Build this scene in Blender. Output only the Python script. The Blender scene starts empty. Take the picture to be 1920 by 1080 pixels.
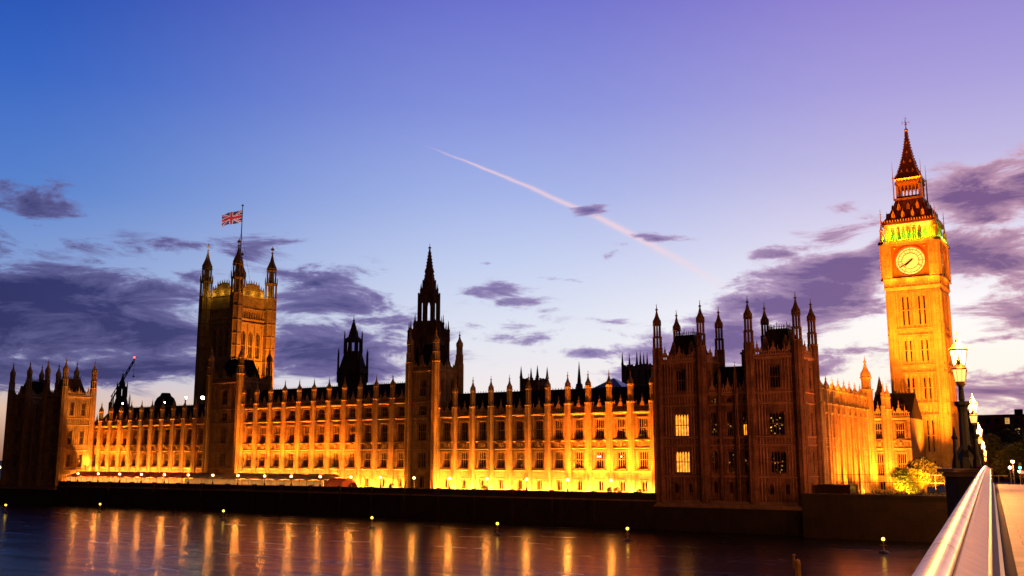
import bpy, bmesh, math, random
from mathutils import Matrix, Vector
random.seed(7)
R = math.radians
PI = math.pi
sc = bpy.context.scene
col = sc.collection

# ------------------------------------------------------------------ camera
CZ = 11.3                       # eye height above the river
PITCH, YAW, F = R(9.73), R(32.6), 1867.0
cam = bpy.data.cameras.new("camera")
cam.sensor_width = 36.0
cam.lens = F / 1920 * 36.0
cam.clip_start = 0.1
cam.clip_end = 9000
camo = bpy.data.objects.new("camera", cam)
col.objects.link(camo)
camo.location = (0, 0, CZ)
camo.rotation_euler = (PI / 2 + PITCH, 0, YAW)
sc.camera = camo

# ------------------------------------------------------------------ exposure
sc.view_settings.view_transform = 'Standard'
sc.view_settings.look = 'None'
sc.view_settings.gamma = 1
sc.view_settings.exposure = 0
sc.cycles.use_denoising = True
sc.cycles.max_bounces = 5
sc.cycles.diffuse_bounces = 3
sc.cycles.glossy_bounces = 3
sc.cycles.transmission_bounces = 4
sc.cycles.transparent_max_bounces = 6
sc.cycles.sample_clamp_indirect = 3.0
sc.cycles.blur_glossy = 0.5
sc.cycles.caustics_reflective = False
sc.cycles.caustics_refractive = False

def lin(c):
    return tuple((v / 255 / 12.92) if v / 255 <= 0.04045 else ((v / 255 + 0.055) / 1.055) ** 2.4 for v in c) + (1,)

# ------------------------------------------------------------------ world: dusk sky
world = bpy.data.worlds.new("World")
sc.world = world
world.use_nodes = True
NT = world.node_tree
for n in list(NT.nodes):
    NT.nodes.remove(n)

def mth(nt, op, a, b=None, c=None, clamp=False):
    n = nt.nodes.new('ShaderNodeMath')
    n.operation = op
    n.use_clamp = clamp
    for i, v in enumerate((a, b, c)):
        if v is None:
            continue
        if isinstance(v, (int, float)):
            n.inputs[i].default_value = v
        else:
            nt.links.new(v, n.inputs[i])
    return n.outputs[0]

def ramp(nt, fac, stops, interp='LINEAR'):
    n = nt.nodes.new('ShaderNodeValToRGB')
    cr = n.color_ramp
    cr.interpolation = interp
    while len(cr.elements) < len(stops):
        cr.elements.new(0.5)
    for e, (p, c) in zip(cr.elements, stops):
        e.position = p
        e.color = c
    nt.links.new(fac, n.inputs[0])
    return n.outputs[0]

def mixc(nt, fac, a, b, mode='MIX'):
    n = nt.nodes.new('ShaderNodeMix')
    n.data_type = 'RGBA'
    n.blend_type = mode
    for i, v in ((0, fac), (6, a), (7, b)):
        if isinstance(v, (int, float, tuple)):
            n.inputs[i].default_value = v
        else:
            nt.links.new(v, n.inputs[i])
    return n.outputs[2]

def noise(nt, vec, scale, detail=5, rough=0.55, dist=0.0):
    n = nt.nodes.new('ShaderNodeTexNoise')
    n.inputs['Scale'].default_value = scale
    n.inputs['Detail'].default_value = detail
    n.inputs['Roughness'].default_value = rough
    n.inputs['Distortion'].default_value = dist
    if vec is not None:
        nt.links.new(vec, n.inputs['Vector'])
    return n

def azel(px, py):
    x, d = px - 960, 540 - py
    fw = F * math.cos(PITCH) - d * math.sin(PITCH)
    up = F * math.sin(PITCH) + d * math.cos(PITCH)
    return math.degrees(math.atan2(x, fw)), math.degrees(math.atan2(up, math.hypot(x, fw)))

def build_world():
    nt = NT
    out = nt.nodes.new('ShaderNodeOutputWorld')
    bg = nt.nodes.new('ShaderNodeBackground')
    nt.links.new(bg.outputs[0], out.inputs[0])
    tc = nt.nodes.new('ShaderNodeTexCoord')
    vr = nt.nodes.new('ShaderNodeVectorRotate')      # compass bearing measured from the middle of the western sky
    vr.rotation_type = 'Z_AXIS'
    vr.inputs['Angle'].default_value = -YAW
    nt.links.new(tc.outputs['Generated'], vr.inputs['Vector'])
    sep = nt.nodes.new('ShaderNodeSeparateXYZ')
    nt.links.new(vr.outputs[0], sep.inputs[0])
    az = mth(nt, 'MULTIPLY', mth(nt, 'ARCTAN2', sep.outputs[0], sep.outputs[1]), 57.29578)
    el = mth(nt, 'MULTIPLY', mth(nt, 'ARCSINE', sep.outputs[2]), 57.29578)
    # base gradient
    t = mth(nt, 'DIVIDE', mth(nt, 'MAXIMUM', el, 0.0), 30.0, clamp=True)
    def G(*rows):
        return ramp(nt, t, [(e / 30, lin(c)) for e, c in rows])
    left = G((0, (150, 105, 85)), (2.5, (222, 184, 160)), (4.5, (186, 190, 212)), (9, (136, 162, 212)), (14, (84, 128, 204)), (20, (52, 100, 194)), (26, (26, 72, 172)))
    mid = G((0, (246, 222, 210)), (3, (246, 234, 232)), (7, (226, 230, 242)), (11, (196, 208, 240)), (15, (164, 180, 232)), (20, (134, 146, 220)), (26, (108, 114, 206)))
    right = G((0, (255, 222, 180)), (3, (255, 246, 228)), (8, (255, 250, 250)), (12, (224, 216, 238)), (16, (192, 184, 226)), (20, (168, 158, 220)), (26, (140, 124, 206)))
    wm = nt.nodes.new('ShaderNodeMapRange'); wm.interpolation_type = 'SMOOTHSTEP'
    nt.links.new(az, wm.inputs[0]); wm.inputs[1].default_value = -30; wm.inputs[2].default_value = 2
    wr = nt.nodes.new('ShaderNodeMapRange'); wr.interpolation_type = 'SMOOTHSTEP'
    nt.links.new(az, wr.inputs[0]); wr.inputs[1].default_value = -2; wr.inputs[2].default_value = 24
    base = mixc(nt, wr.outputs[0], mixc(nt, wm.outputs[0], left, mid), right)
    # faint photochemical mottling of the high thin haze
    # cloud coordinates, stirred by noise
    cv = nt.nodes.new('ShaderNodeCombineXYZ')
    nt.links.new(mth(nt, 'MULTIPLY', az, 0.10), cv.inputs[0])
    nt.links.new(mth(nt, 'MULTIPLY', el, 0.34), cv.inputs[1])
    n1 = noise(nt, cv.outputs[0], 2.1, 9, 0.66, 0.5)
    n2 = noise(nt, cv.outputs[0], 1.3, 5, 0.6)
    s1 = nt.nodes.new('ShaderNodeSeparateColor'); nt.links.new(n2.outputs['Color'], s1.inputs[0])
    azd = mth(nt, 'ADD', az, mth(nt, 'MULTIPLY', mth(nt, 'SUBTRACT', s1.outputs[0], 0.5), 5.0))
    eld = mth(nt, 'ADD', el, mth(nt, 'MULTIPLY', mth(nt, 'SUBTRACT', s1.outputs[1], 0.5), 2.6))
    blobs = [(90, 585, 230, 66, 1.5), (-60, 560, 150, 60, 1.0), (270, 615, 160, 44, 1.35), (60, 690, 280, 26, 1.2), (380, 680, 200, 22, 1.1), (560, 735, 200, 10, .3),
             (610, 655, 160, 42, 1.4), (470, 462, 60, 22, .8), (590, 520, 90, 20, .95), (635, 562, 85, 26, 1.0), (700, 600, 70, 16, .9),
             (70, 384, 60, 22, .85), (30, 425, 50, 8, .6), (100, 468, 50, 8, .6), (345, 470, 40, 12, .75), (350, 520, 40, 14, .7),
             (930, 556, 42, 14, .9), (975, 578, 45, 12, .9), (955, 612, 60, 12, .9), (1060, 520, 32, 6, .7), (1148, 608, 28, 6, .8), (1010, 630, 50, 8, .6),
             (1104, 404, 30, 9, 1.1), (1240, 455, 36, 6, .85), (910, 498, 18, 5, .7), (1165, 480, 24, 5, .5),
             (1110, 657, 70, 9, .9), (1230, 655, 90, 30, .95), (1300, 690, 120, 26, .9), (1375, 635, 70, 45, 1.4), (1460, 575, 80, 34, 1.5), (1530, 540, 90, 34, 1.6), (1610, 500, 80, 30, 1.5), (1680, 470, 60, 26, 1.3),
             (1530, 690, 120, 14, .8), (1640, 660, 90, 8, .7), (1570, 440, 60, 22, .8), (1450, 466, 50, 10, .7), (1620, 430, 50, 16, .7), (1590, 375, 40, 8, .45),
             (1830, 372, 90, 36, 1.4), (1930, 350, 80, 40, 1.1), (1830, 475, 100, 30, 1.4), (1940, 480, 70, 24, 1.1),
             (1870, 640, 70, 9, .8), (1880, 738, 170, 26, 1.1), (1860, 715, 80, 6, .7), (2100, 560, 160, 60, 1.0)]
    tot = None
    for px, py, sx, sy, w in blobs:
        a0, e0 = azel(px, py)
        dx = mth(nt, 'MULTIPLY', mth(nt, 'SUBTRACT', azd, a0), 1 / (sx * 1.25 / 1920 * 54))
        dy = mth(nt, 'MULTIPLY', mth(nt, 'SUBTRACT', eld, e0), 1 / (sy * 1.3 / 33.0))
        q = mth(nt, 'ADD', mth(nt, 'MULTIPLY', dx, dx), mth(nt, 'MULTIPLY', dy, dy))
        g = mth(nt, 'MULTIPLY', mth(nt, 'EXPONENT', mth(nt, 'MULTIPLY', q, -0.9)), w)
        tot = g if tot is None else mth(nt, 'MAXIMUM', tot, g)
    # generic cloud field elsewhere in the sky (behind and beside the view)
    away = nt.nodes.new('ShaderNodeMapRange'); nt.links.new(mth(nt, 'ABSOLUTE', az), away.inputs[0])
    away.inputs[1].default_value = 32; away.inputs[2].default_value = 50; away.inputs[4].default_value = 0.45
    tot = mth(nt, 'ADD', tot, away.outputs[0])
    dens = mth(nt, 'ADD', tot, mth(nt, 'MULTIPLY', mth(nt, 'SUBTRACT', n1.outputs[0], 0.5), 3.4))
    dm = nt.nodes.new('ShaderNodeMapRange'); dm.interpolation_type = 'SMOOTHSTEP'
    nt.links.new(dens, dm.inputs[0]); dm.inputs[1].default_value = 0.22; dm.inputs[2].default_value = 0.80
    gate = nt.nodes.new('ShaderNodeMapRange'); nt.links.new(tot, gate.inputs[0])
    gate.inputs[1].default_value = 0.02; gate.inputs[2].default_value = 0.22
    dn = mth(nt, 'MULTIPLY', dm.outputs[0], gate.outputs[0])
    # contrail
    (a0, e0), (a1, e1), (am, em) = azel(795, 272), azel(1400, 560), azel(1075, 388)
    # parabola through the three points
    def quad(x0, y0, x1, y1, x2, y2):
        A = ((y2 - y0) / (x2 - x0) - (y1 - y0) / (x1 - x0)) / (x2 - x1)
        B = (y1 - y0) / (x1 - x0) - A * (x0 + x1)
        return A, B, y0 - A * x0 * x0 - B * x0
    A, B, C_ = quad(a0, e0, am, em, a1, e1)
    curve = mth(nt, 'ADD', mth(nt, 'MULTIPLY', mth(nt, 'ADD', mth(nt, 'MULTIPLY', az, A), B), az), C_)
    s = nt.nodes.new('ShaderNodeMapRange'); nt.links.new(az, s.inputs[0])
    s.inputs[1].default_value = a0; s.inputs[2].default_value = a1
    ss = s.outputs[0]
    width = mth(nt, 'ADD', mth(nt, 'MULTIPLY', ss, 0.24), 0.035)
    wob = mth(nt, 'MULTIPLY', mth(nt, 'SUBTRACT', s1.outputs[2], 0.5), 0.5)
    dd = mth(nt, 'DIVIDE', mth(nt, 'ADD', mth(nt, 'SUBTRACT', el, curve), wob), width)
    trail = mth(nt, 'EXPONENT', mth(nt, 'MULTIPLY', mth(nt, 'MULTIPLY', dd, dd), -1.0))
    env = mth(nt, 'MULTIPLY', mth(nt, 'MINIMUM', mth(nt, 'MULTIPLY', ss, 6.0), 1.0), mth(nt, 'MINIMUM', mth(nt, 'MULTIPLY', mth(nt, 'SUBTRACT', 1.0, ss), 3.0), 1.0))
    trail = mth(nt, 'MULTIPLY', mth(nt, 'MULTIPLY', trail, env), 0.6, clamp=True)
    base = mixc(nt, trail, base, lin((255, 214, 214)))
    # cloud colour: blue violet in the south, mauve towards the sunset
    cr = nt.nodes.new('ShaderNodeMapRange'); nt.links.new(az, cr.inputs[0])
    cr.inputs[1].default_value = -28; cr.inputs[2].default_value = 26
    cdark = ramp(nt, cr.outputs[0], [(0, lin((32, 36, 94))), (.3, lin((54, 54, 118))), (.6, lin((100, 84, 148))), (1, lin((116, 80, 132)))])
    cedge = ramp(nt, cr.outputs[0], [(0, lin((96, 96, 150))), (.35, lin((128, 118, 172))), (.65, lin((176, 158, 200))), (1, lin((206, 160, 182)))])
    body = nt.nodes.new('ShaderNodeMapRange'); nt.links.new(dens, body.inputs[0])
    body.inputs[1].default_value = 0.5; body.inputs[2].default_value = 1.35
    cc = mixc(nt, body.outputs[0], cedge, cdark)
    sky = mixc(nt, mth(nt, 'MULTIPLY', dn, 0.97), base, cc)
    # the eastern half of the sky is already night
    back = nt.nodes.new('ShaderNodeMapRange'); back.interpolation_type = 'SMOOTHSTEP'
    nt.links.new(mth(nt, 'ABSOLUTE', mth(nt, 'ADD', az, -8.0)), back.inputs[0])
    back.inputs[1].default_value = 36; back.inputs[2].default_value = 78
    high = nt.nodes.new('ShaderNodeMapRange'); nt.links.new(el, high.inputs[0]); high.interpolation_type = 'SMOOTHSTEP'
    high.inputs[1].default_value = 30; high.inputs[2].default_value = 75
    night = mth(nt, 'MAXIMUM', back.outputs[0], high.outputs[0])
    sky = mixc(nt, night, sky, (0.024, 0.009, 0.010, 1))
    # physical twilight sky adds the low sunset glow
    ns = nt.nodes.new('ShaderNodeTexSky'); ns.sky_type = 'NISHITA'; ns.sun_disc = False
    ns.sun_elevation = R(-3); ns.sun_rotation = R(-10)
    sky = mixc(nt, 0.05, sky, ns.outputs[0], 'ADD')
    nt.links.new(sky, bg.inputs[0])
    bg.inputs[1].default_value = 1.0
build_world()

# sun: already down, only the last red scatter from the west
sun = bpy.data.lights.new("sun", 'SUN')
sun.energy = 0.06; sun.angle = R(8); sun.color = (1, .45, .3)
suno = bpy.data.objects.new("sun", sun); col.objects.link(suno)
suno.rotation_euler = (R(86), 0, R(178))

# ------------------------------------------------------------------ materials
def newmat(name):
    m = bpy.data.materials.new(name); m.use_nodes = True
    nt = m.node_tree
    return m, nt, nt.nodes['Principled BSDF']

def stone_mat(name, c1, c2, sc_=1.0, bump=0.5, block=(0.9, 0.42), rib=0.0, rough=0.9):
    m, nt, p = newmat(name)
    g = nt.nodes.new('ShaderNodeNewGeometry')
    sp = nt.nodes.new('ShaderNodeSeparateXYZ'); nt.links.new(g.outputs['Position'], sp.inputs[0])
    u = mth(nt, 'ADD', sp.outputs[0], sp.outputs[1])
    cv = nt.nodes.new('ShaderNodeCombineXYZ'); nt.links.new(u, cv.inputs[0]); nt.links.new(sp.outputs[2], cv.inputs[1])
    n = noise(nt, g.outputs['Position'], 0.35 * sc_, 7, 0.65)
    nf = noise(nt, g.outputs['Position'], 3.0 * sc_, 4, 0.7)
    # rain streaks: noise stretched vertically
    mp = nt.nodes.new('ShaderNodeMapping'); mp.inputs['Scale'].default_value = (1.6, 1.6, 0.14)
    nt.links.new(g.outputs['Position'], mp.inputs[0])
    nv = noise(nt, mp.outputs[0], 1.0, 5, 0.6)
    f = mth(nt, 'ADD', mth(nt, 'MULTIPLY', n.outputs[0], .45), mth(nt, 'ADD', mth(nt, 'MULTIPLY', nf.outputs[0], .25), mth(nt, 'MULTIPLY', nv.outputs[0], .3)))
    base = ramp(nt, f, [(.36, lin(c1)), (.62, lin(c2))])
    br = nt.nodes.new('ShaderNodeTexBrick')
    nt.links.new(cv.outputs[0], br.inputs['Vector'])
    br.inputs['Scale'].default_value = 1.0
    br.inputs['Brick Width'].default_value = block[0]; br.inputs['Row Height'].default_value = block[1]
    br.inputs['Mortar Size'].default_value = 0.02
    br.inputs['Color1'].default_value = (1, 1, 1, 1); br.inputs['Color2'].default_value = (.78, .78, .78, 1)
    br.inputs['Mortar'].default_value = (.4, .4, .4, 1)
    base = mixc(nt, 0.75, base, br.outputs[0], 'MULTIPLY')
    nt.links.new(base, p.inputs['Base Color'])
    p.inputs['Roughness'].default_value = rough
    h = mth(nt, 'ADD', mth(nt, 'MULTIPLY', nf.outputs[0], .5), mth(nt, 'MULTIPLY', br.outputs['Fac'], -0.5))
    if rib:
        w = nt.nodes.new('ShaderNodeTexWave'); w.inputs['Scale'].default_value = rib; w.bands_direction = 'X'
        w.inputs['Distortion'].default_value = 0
        nt.links.new(cv.outputs[0], w.inputs['Vector'])
        h = mth(nt, 'ADD', h, mth(nt, 'MULTIPLY', w.outputs['Fac'], 1.6))
    b = nt.nodes.new('ShaderNodeBump'); b.inputs['Strength'].default_value = bump; b.inputs['Distance'].default_value = .12
    nt.links.new(h, b.inputs['Height']); nt.links.new(b.outputs[0], p.inputs['Normal'])
    return m

def plain_mat(name, c, rough=.6, metal=0.0, var=.25, scale=2.0, bump=.15, spec=.5):
    m, nt, p = newmat(name)
    g = nt.nodes.new('ShaderNodeNewGeometry')
    n = noise(nt, g.outputs['Position'], scale, 5, .6)
    l = lin(c)
    lo = tuple(v * (1 - var) for v in l[:3]) + (1,)
    hi = tuple(min(1, v * (1 + var)) for v in l[:3]) + (1,)
    nt.links.new(ramp(nt, n.outputs[0], [(.3, lo), (.7, hi)]), p.inputs['Base Color'])
    p.inputs['Roughness'].default_value = rough; p.inputs['Metallic'].default_value = metal
    p.inputs['Specular IOR Level'].default_value = spec
    if bump:
        b = nt.nodes.new('ShaderNodeBump'); b.inputs['Strength'].default_value = bump; b.inputs['Distance'].default_value = .05
        nt.links.new(n.outputs[0], b.inputs['Height']); nt.links.new(b.outputs[0], p.inputs['Normal'])
    return m

def emit_mat(name, c, s, var=0.0):
    m, nt, p = newmat(name)
    p.inputs['Base Color'].default_value = c + (1,)
    p.inputs['Emission Color'].default_value = c + (1,)
    p.inputs['Emission Strength'].default_value = s
    if var:
        g = nt.nodes.new('ShaderNodeNewGeometry')
        n = noise(nt, g.outputs['Position'], 1.3, 3)
        nt.links.new(mth(nt, 'MULTIPLY', mth(nt, 'POWER', n.outputs[0], 1.5), s * (1 + var) * 1.6), p.inputs['Emission Strength'])
    return m

M = {}
M['stone'] = stone_mat('warm_limestone', (128, 98, 68), (196, 162, 120), rib=1.05)
M['stone_plain'] = stone_mat('smooth_limestone', (132, 102, 72), (196, 164, 124))
M['tower_stone'] = stone_mat('clock_tower_limestone', (150, 116, 74), (206, 170, 122), rib=.8)
M['sooty'] = stone_mat('sooty_stone', (72, 42, 34), (168, 112, 90), bump=.9, rib=1.05)  # darker red-brown copy of the limestone, unlit look put into the colour
M['soot'] = stone_mat('blackened_stone', (40, 30, 32), (74, 56, 56))  # near-black stone tone for the spired turrets
M['sooty_trim'] = stone_mat('worn_stone_trim', (120, 80, 64), (196, 140, 112))  # lighter copy for ribs and bands, their highlights put into the colour
M['abbey'] = stone_mat('abbey_stone', (96, 86, 104), (140, 126, 140))
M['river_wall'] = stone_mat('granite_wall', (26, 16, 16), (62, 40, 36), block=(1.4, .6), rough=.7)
M['ledge'] = stone_mat('pale_granite', (110, 80, 72), (160, 122, 108), block=(1.4, .6))
M['slate'] = plain_mat('iron_roof', (34, 26, 26), .95, 0, .3, 1.2, .2, .12)
M['roof_gold'] = plain_mat('gilded_iron', (190, 120, 40), .4, .6, .2, 3)
M['roof_iron'] = plain_mat('clock_roof_iron', (88, 40, 30), .5, .3, .3, 1.5)
M['glass'] = plain_mat('dark_window_glass', (10, 8, 10), .08, 0, .5, .8, 0, .6)
M['lit'] = emit_mat('lit_window', (1, .34, .03), 1.5, .9)
M['lit_soft'] = emit_mat('dim_lit_window', (1, .55, .12), 0.5, 1.0)
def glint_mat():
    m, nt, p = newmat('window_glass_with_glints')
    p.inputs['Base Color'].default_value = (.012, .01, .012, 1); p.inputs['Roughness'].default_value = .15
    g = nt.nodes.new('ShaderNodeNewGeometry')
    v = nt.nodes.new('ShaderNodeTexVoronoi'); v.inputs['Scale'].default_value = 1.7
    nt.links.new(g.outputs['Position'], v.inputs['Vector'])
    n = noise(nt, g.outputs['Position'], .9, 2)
    e = mth(nt, 'MULTIPLY', mth(nt, 'LESS_THAN', v.outputs['Distance'], .20), mth(nt, 'MULTIPLY', mth(nt, 'POWER', n.outputs[0], 2.0), 4.0))  # small emissive cells imitate glints in the dark glass
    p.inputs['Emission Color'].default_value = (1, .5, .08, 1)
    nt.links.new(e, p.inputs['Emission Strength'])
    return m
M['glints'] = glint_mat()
M['bulb'] = emit_mat('lamp_glass', (1, .66, .26), 5)
M['bulb_low'] = emit_mat('side_lamp_glass', (1, .62, .16), 1.6)
M['bulb_small'] = emit_mat('chandelier_bulb', (1, .8, .45), 9)
M['iron'] = plain_mat('dark_painted_iron', (36, 30, 26), .45, .3, .3, 4)
M['gold_frame'] = plain_mat('gilded_lantern_frame', (180, 130, 60), .4, .6, .2, 4)
M['asphalt'] = plain_mat('asphalt', (58, 54, 54), .85, 0, .3, 6)
M['black_soil'] = plain_mat('ground', (44, 38, 34), .95, 0, .3, .2)
M['leaf'] = plain_mat('dark_foliage', (52, 58, 26), .7, 0, .4, 1.2)
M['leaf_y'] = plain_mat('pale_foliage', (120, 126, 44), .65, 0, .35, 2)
M['bark'] = plain_mat('bark', (60, 46, 36), .95, 0, .3, 5)
M['building'] = stone_mat('brick_office', (66, 38, 32), (98, 60, 48))
M['tent_red'] = plain_mat('red_canvas', (176, 92, 74), .8, 0, .15, .8)
M['tent_pale'] = plain_mat('pale_canvas', (112, 112, 98), .8, 0, .15, .8)
M['white_frame'] = plain_mat('white_frame', (205, 200, 180), .5, 0, .1, 2)
M['red_lamp'] = emit_mat('red_signal', (1, .03, .02), 14)
M['green_lamp'] = emit_mat('green_signal', (.05, 1, .35), 14)
M['white_lamp'] = emit_mat('white_floodlight', (1, .97, .72), 60)
M['green_glow'] = emit_mat('green_site_lamp', (.1, .9, .3), 2.5)
M['buoy'] = plain_mat('weathered_yellow_paint', (150, 110, 40), .5, 0, .3, 3)
M['dial'] = None
M['car'] = plain_mat('dark_car_paint', (40, 20, 20), .25, 0, .1, 1)

# ------------------------------------------------------------------ object helpers
def tag(o, label=None, cat=None, group=None, kind=None):
    if label: o['label'] = label
    if cat: o['category'] = cat
    if group: o['group'] = group
    if kind: o['kind'] = kind
    return o

def thing(name, label, cat, loc=(0, 0, 0), rz=0.0, group=None):
    o = bpy.data.objects.new(name, None); col.objects.link(o)
    o.empty_display_size = .5
    o.location = loc; o.rotation_euler = (0, 0, rz)
    return tag(o, label, cat, group)

class MB:
    def __init__(s):
        s.v, s.f, s.M, s.fm, s.cm = [], [], None, [], 0
    def at(s, loc=(0, 0, 0), rz=0.0):
        s.M = Matrix.Translation(loc) @ Matrix.Rotation(rz, 4, 'Z')
        return s
    def add(s, vs, fs):
        n = len(s.v)
        if s.M is not None:
            vs = [tuple(s.M @ Vector(v)) for v in vs]
        s.v += vs
        s.f += [tuple(i + n for i in f) for f in fs]
        s.fm += [s.cm] * len(fs)
        return s
    def box(s, x0, x1, y0, y1, z0, z1):
        return s.add([(x0, y0, z0), (x1, y0, z0), (x1, y1, z0), (x0, y1, z0), (x0, y0, z1), (x1, y0, z1), (x1, y1, z1), (x0, y1, z1)],
                     [(0, 3, 2, 1), (4, 5, 6, 7), (0, 1, 5, 4), (1, 2, 6, 5), (2, 3, 7, 6), (3, 0, 4, 7)])
    def frus(s, cx, cy, a0, b0, a1, b1, z0, z1, cx1=None, cy1=None):
        cx1 = cx if cx1 is None else cx1; cy1 = cy if cy1 is None else cy1
        return s.add([(cx - a0, cy - b0, z0), (cx + a0, cy - b0, z0), (cx + a0, cy + b0, z0), (cx - a0, cy + b0, z0),
                      (cx1 - a1, cy1 - b1, z1), (cx1 + a1, cy1 - b1, z1), (cx1 + a1, cy1 + b1, z1), (cx1 - a1, cy1 + b1, z1)],
                     [(0, 3, 2, 1), (4, 5, 6, 7), (0, 1, 5, 4), (1, 2, 6, 5), (2, 3, 7, 6), (3, 0, 4, 7)])
    def lathe(s, cx, cy, prof, n=8, rot=None):
        rot = PI / n if rot is None else rot
        vs, fs = [], []
        for z, r in prof:
            for k in range(n):
                a = rot + 2 * PI * k / n
                vs.append((cx + r * math.cos(a), cy + r * math.sin(a), z))
        for i in range(len(prof) - 1):
            for k in range(n):
                k2 = (k + 1) % n
                fs.append((i * n + k, i * n + k2, (i + 1) * n + k2, (i + 1) * n + k))
        fs.append(tuple(range(n))[::-1])
        fs.append(tuple((len(prof) - 1) * n + k for k in range(n)))
        return s.add(vs, fs)
    def tube(s, p0, p1, r0, r1=None, n=6):
        r1 = r0 if r1 is None else r1
        p0, p1 = Vector(p0), Vector(p1)
        d = (p1 - p0).normalized()
        a = d.orthogonal().normalized(); b = d.cross(a)
        vs = []
        for p, r in ((p0, r0), (p1, r1)):
            for k in range(n):
                t = 2 * PI * k / n
                vs.append(tuple(p + a * (r * math.cos(t)) + b * (r * math.sin(t))))
        fs = [(k, (k + 1) % n, n + (k + 1) % n, n + k) for k in range(n)] + [tuple(range(n))[::-1], tuple(range(n, 2 * n))]
        return s.add(vs, fs)
    def gable(s, x0, x1, y0, y1, z0, z1, hip=0.0):
        ym = (y0 + y1) / 2
        return s.add([(x0, y0, z0), (x1, y0, z0), (x1, y1, z0), (x0, y1, z0), (x0 + hip, ym, z1), (x1 - hip, ym, z1)],
                     [(0, 1, 5, 4), (2, 3, 4, 5), (1, 2, 5), (3, 0, 4), (0, 3, 2, 1)])
    def extr(s, pts, y0, y1):     # polygon in xz, extruded along y
        n = len(pts)
        vs = [(x, y0, z) for x, z in pts] + [(x, y1, z) for x, z in pts]
        fs = [tuple(range(n)), tuple(range(n, 2 * n))[::-1]] + [(k, n + k, n + (k + 1) % n, (k + 1) % n) for k in range(n)]
        return s.add(vs, fs)
    def arch(s, xa, xb, za, zb, y0, y1, n=5):
        """solid plate from xa..xb, za..zb with a pointed opening cut from its lower edge"""
        w = xb - xa; h = (zb - za)
        xm = (xa + xb) / 2
        pl = []
        for k in range(n + 1):
            t = k / n
            x = xa + w / 2 * (1 - math.cos(t * PI / 2)) if False else xa + w / 2 * t
            z = za + h * 0.92 * math.sin(t * PI / 2) ** .9
            pl.append((x, z))
        for k in range(n):
            (xA, zA), (xB, zB) = pl[k], pl[k + 1]
            s.extr([(xA, zA), (xB, zB), (xB, zb), (xA, zb)], y0, y1)
            s.extr([(2 * xm - xB, zB), (2 * xm - xA, zA), (2 * xm - xA, zb), (2 * xm - xB, zb)], y0, y1)
        return s
    def mesh(s, name, mats):
        me = bpy.data.meshes.new(name)
        me.from_pydata(s.v, [], s.f)
        for m in (mats if isinstance(mats, (list, tuple)) else [mats]):
            me.materials.append(m)
        if isinstance(mats, (list, tuple)) and len(mats) > 1:
            me.polygons.foreach_set('material_index', s.fm)
        bm = bmesh.new(); bm.from_mesh(me); bmesh.ops.recalc_face_normals(bm, faces=bm.faces); bm.to_mesh(me); bm.free()
        me.update()
        return me
    def build(s, name, mats, parent=None, loc=(0, 0, 0), rz=0.0, smooth=False):
        me = s.mesh(name, mats)
        if smooth:
            me.polygons.foreach_set('use_smooth', [True] * len(me.polygons))
        return link(name, me, parent, loc, rz)

def link(name, me, parent=None, loc=(0, 0, 0), rz=0.0, scale=None):
    o = bpy.data.objects.new(name, me); col.objects.link(o)
    if parent: o.parent = parent
    o.location = loc; o.rotation_euler = (0, 0, rz)
    if scale: o.scale = scale
    return o

def copy_tree(o, parent=None, loc=None, rz=None):
    c = o.copy(); col.objects.link(c)
    if parent: c.parent = parent
    if loc is not None: c.location = loc
    if rz is not None: c.rotation_euler = (0, 0, rz)
    for ch in list(o.children):
        copy_tree(ch, c)
    return c

CACHE = {}
def part(key, make, name, mat, parent, loc=(0, 0, 0), rz=0.0):
    """one shared mesh per key"""
    k = (key, mat if isinstance(mat, str) else tuple(mat))
    if k not in CACHE:
        mb = make()
        CACHE[k] = mb.mesh(name, [M[q] for q in mat] if isinstance(mat, (list, tuple)) else M[mat])
    return link(name, CACHE[k], parent, loc, rz)

FK = 6.6
def point(name, loc, power, color=(1, .45, .06), radius=.15):
    l = bpy.data.lights.new(name, 'POINT'); l.energy = power * (FK if name in ('floodlight', 'ledge_floodlight') else 1); l.color = color; l.shadow_soft_size = radius
    o = bpy.data.objects.new(name, l); col.objects.link(o); o.location = loc
    return o

def spot(name, loc, target, power, angle=60, color=(1, .45, .06), radius=.2, blend=.8):
    l = bpy.data.lights.new(name, 'SPOT'); l.energy = power * (FK if name == 'floodlight' else 1); l.color = color; l.shadow_soft_size = radius
    l.spot_size = R(angle); l.spot_blend = blend
    o = bpy.data.objects.new(name, l); col.objects.link(o); o.location = loc
    d = Vector(target) - Vector(loc)
    o.rotation_euler = d.to_track_quat('-Z', 'Y').to_euler()
    return o

SODIUM = (1, .215, .011)
ORD = ['first', 'second', 'third', 'fourth', 'fifth', 'sixth', 'seventh', 'eighth', 'ninth', 'tenth', 'eleventh', 'twelfth',
       'thirteenth', 'fourteenth', 'fifteenth', 'sixteenth', 'seventeenth', 'eighteenth', 'nineteenth', 'twentieth']

WZ = -3.1      # river level
# ------------------------------------------------------------------ ground, river
def sheet(name, x0, x1, y0, y1, z, mat, nx=1, ny=1):
    vs = [(x0 + (x1 - x0) * i / nx, y0 + (y1 - y0) * j / ny, z) for j in range(ny + 1) for i in range(nx + 1)]
    fs = [(j * (nx + 1) + i, j * (nx + 1) + i + 1, (j + 1) * (nx + 1) + i + 1, (j + 1) * (nx + 1) + i) for j in range(ny) for i in range(nx)]
    mb = MB(); mb.add(vs, fs)
    return tag(mb.build(name, mat), kind='structure')

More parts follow.
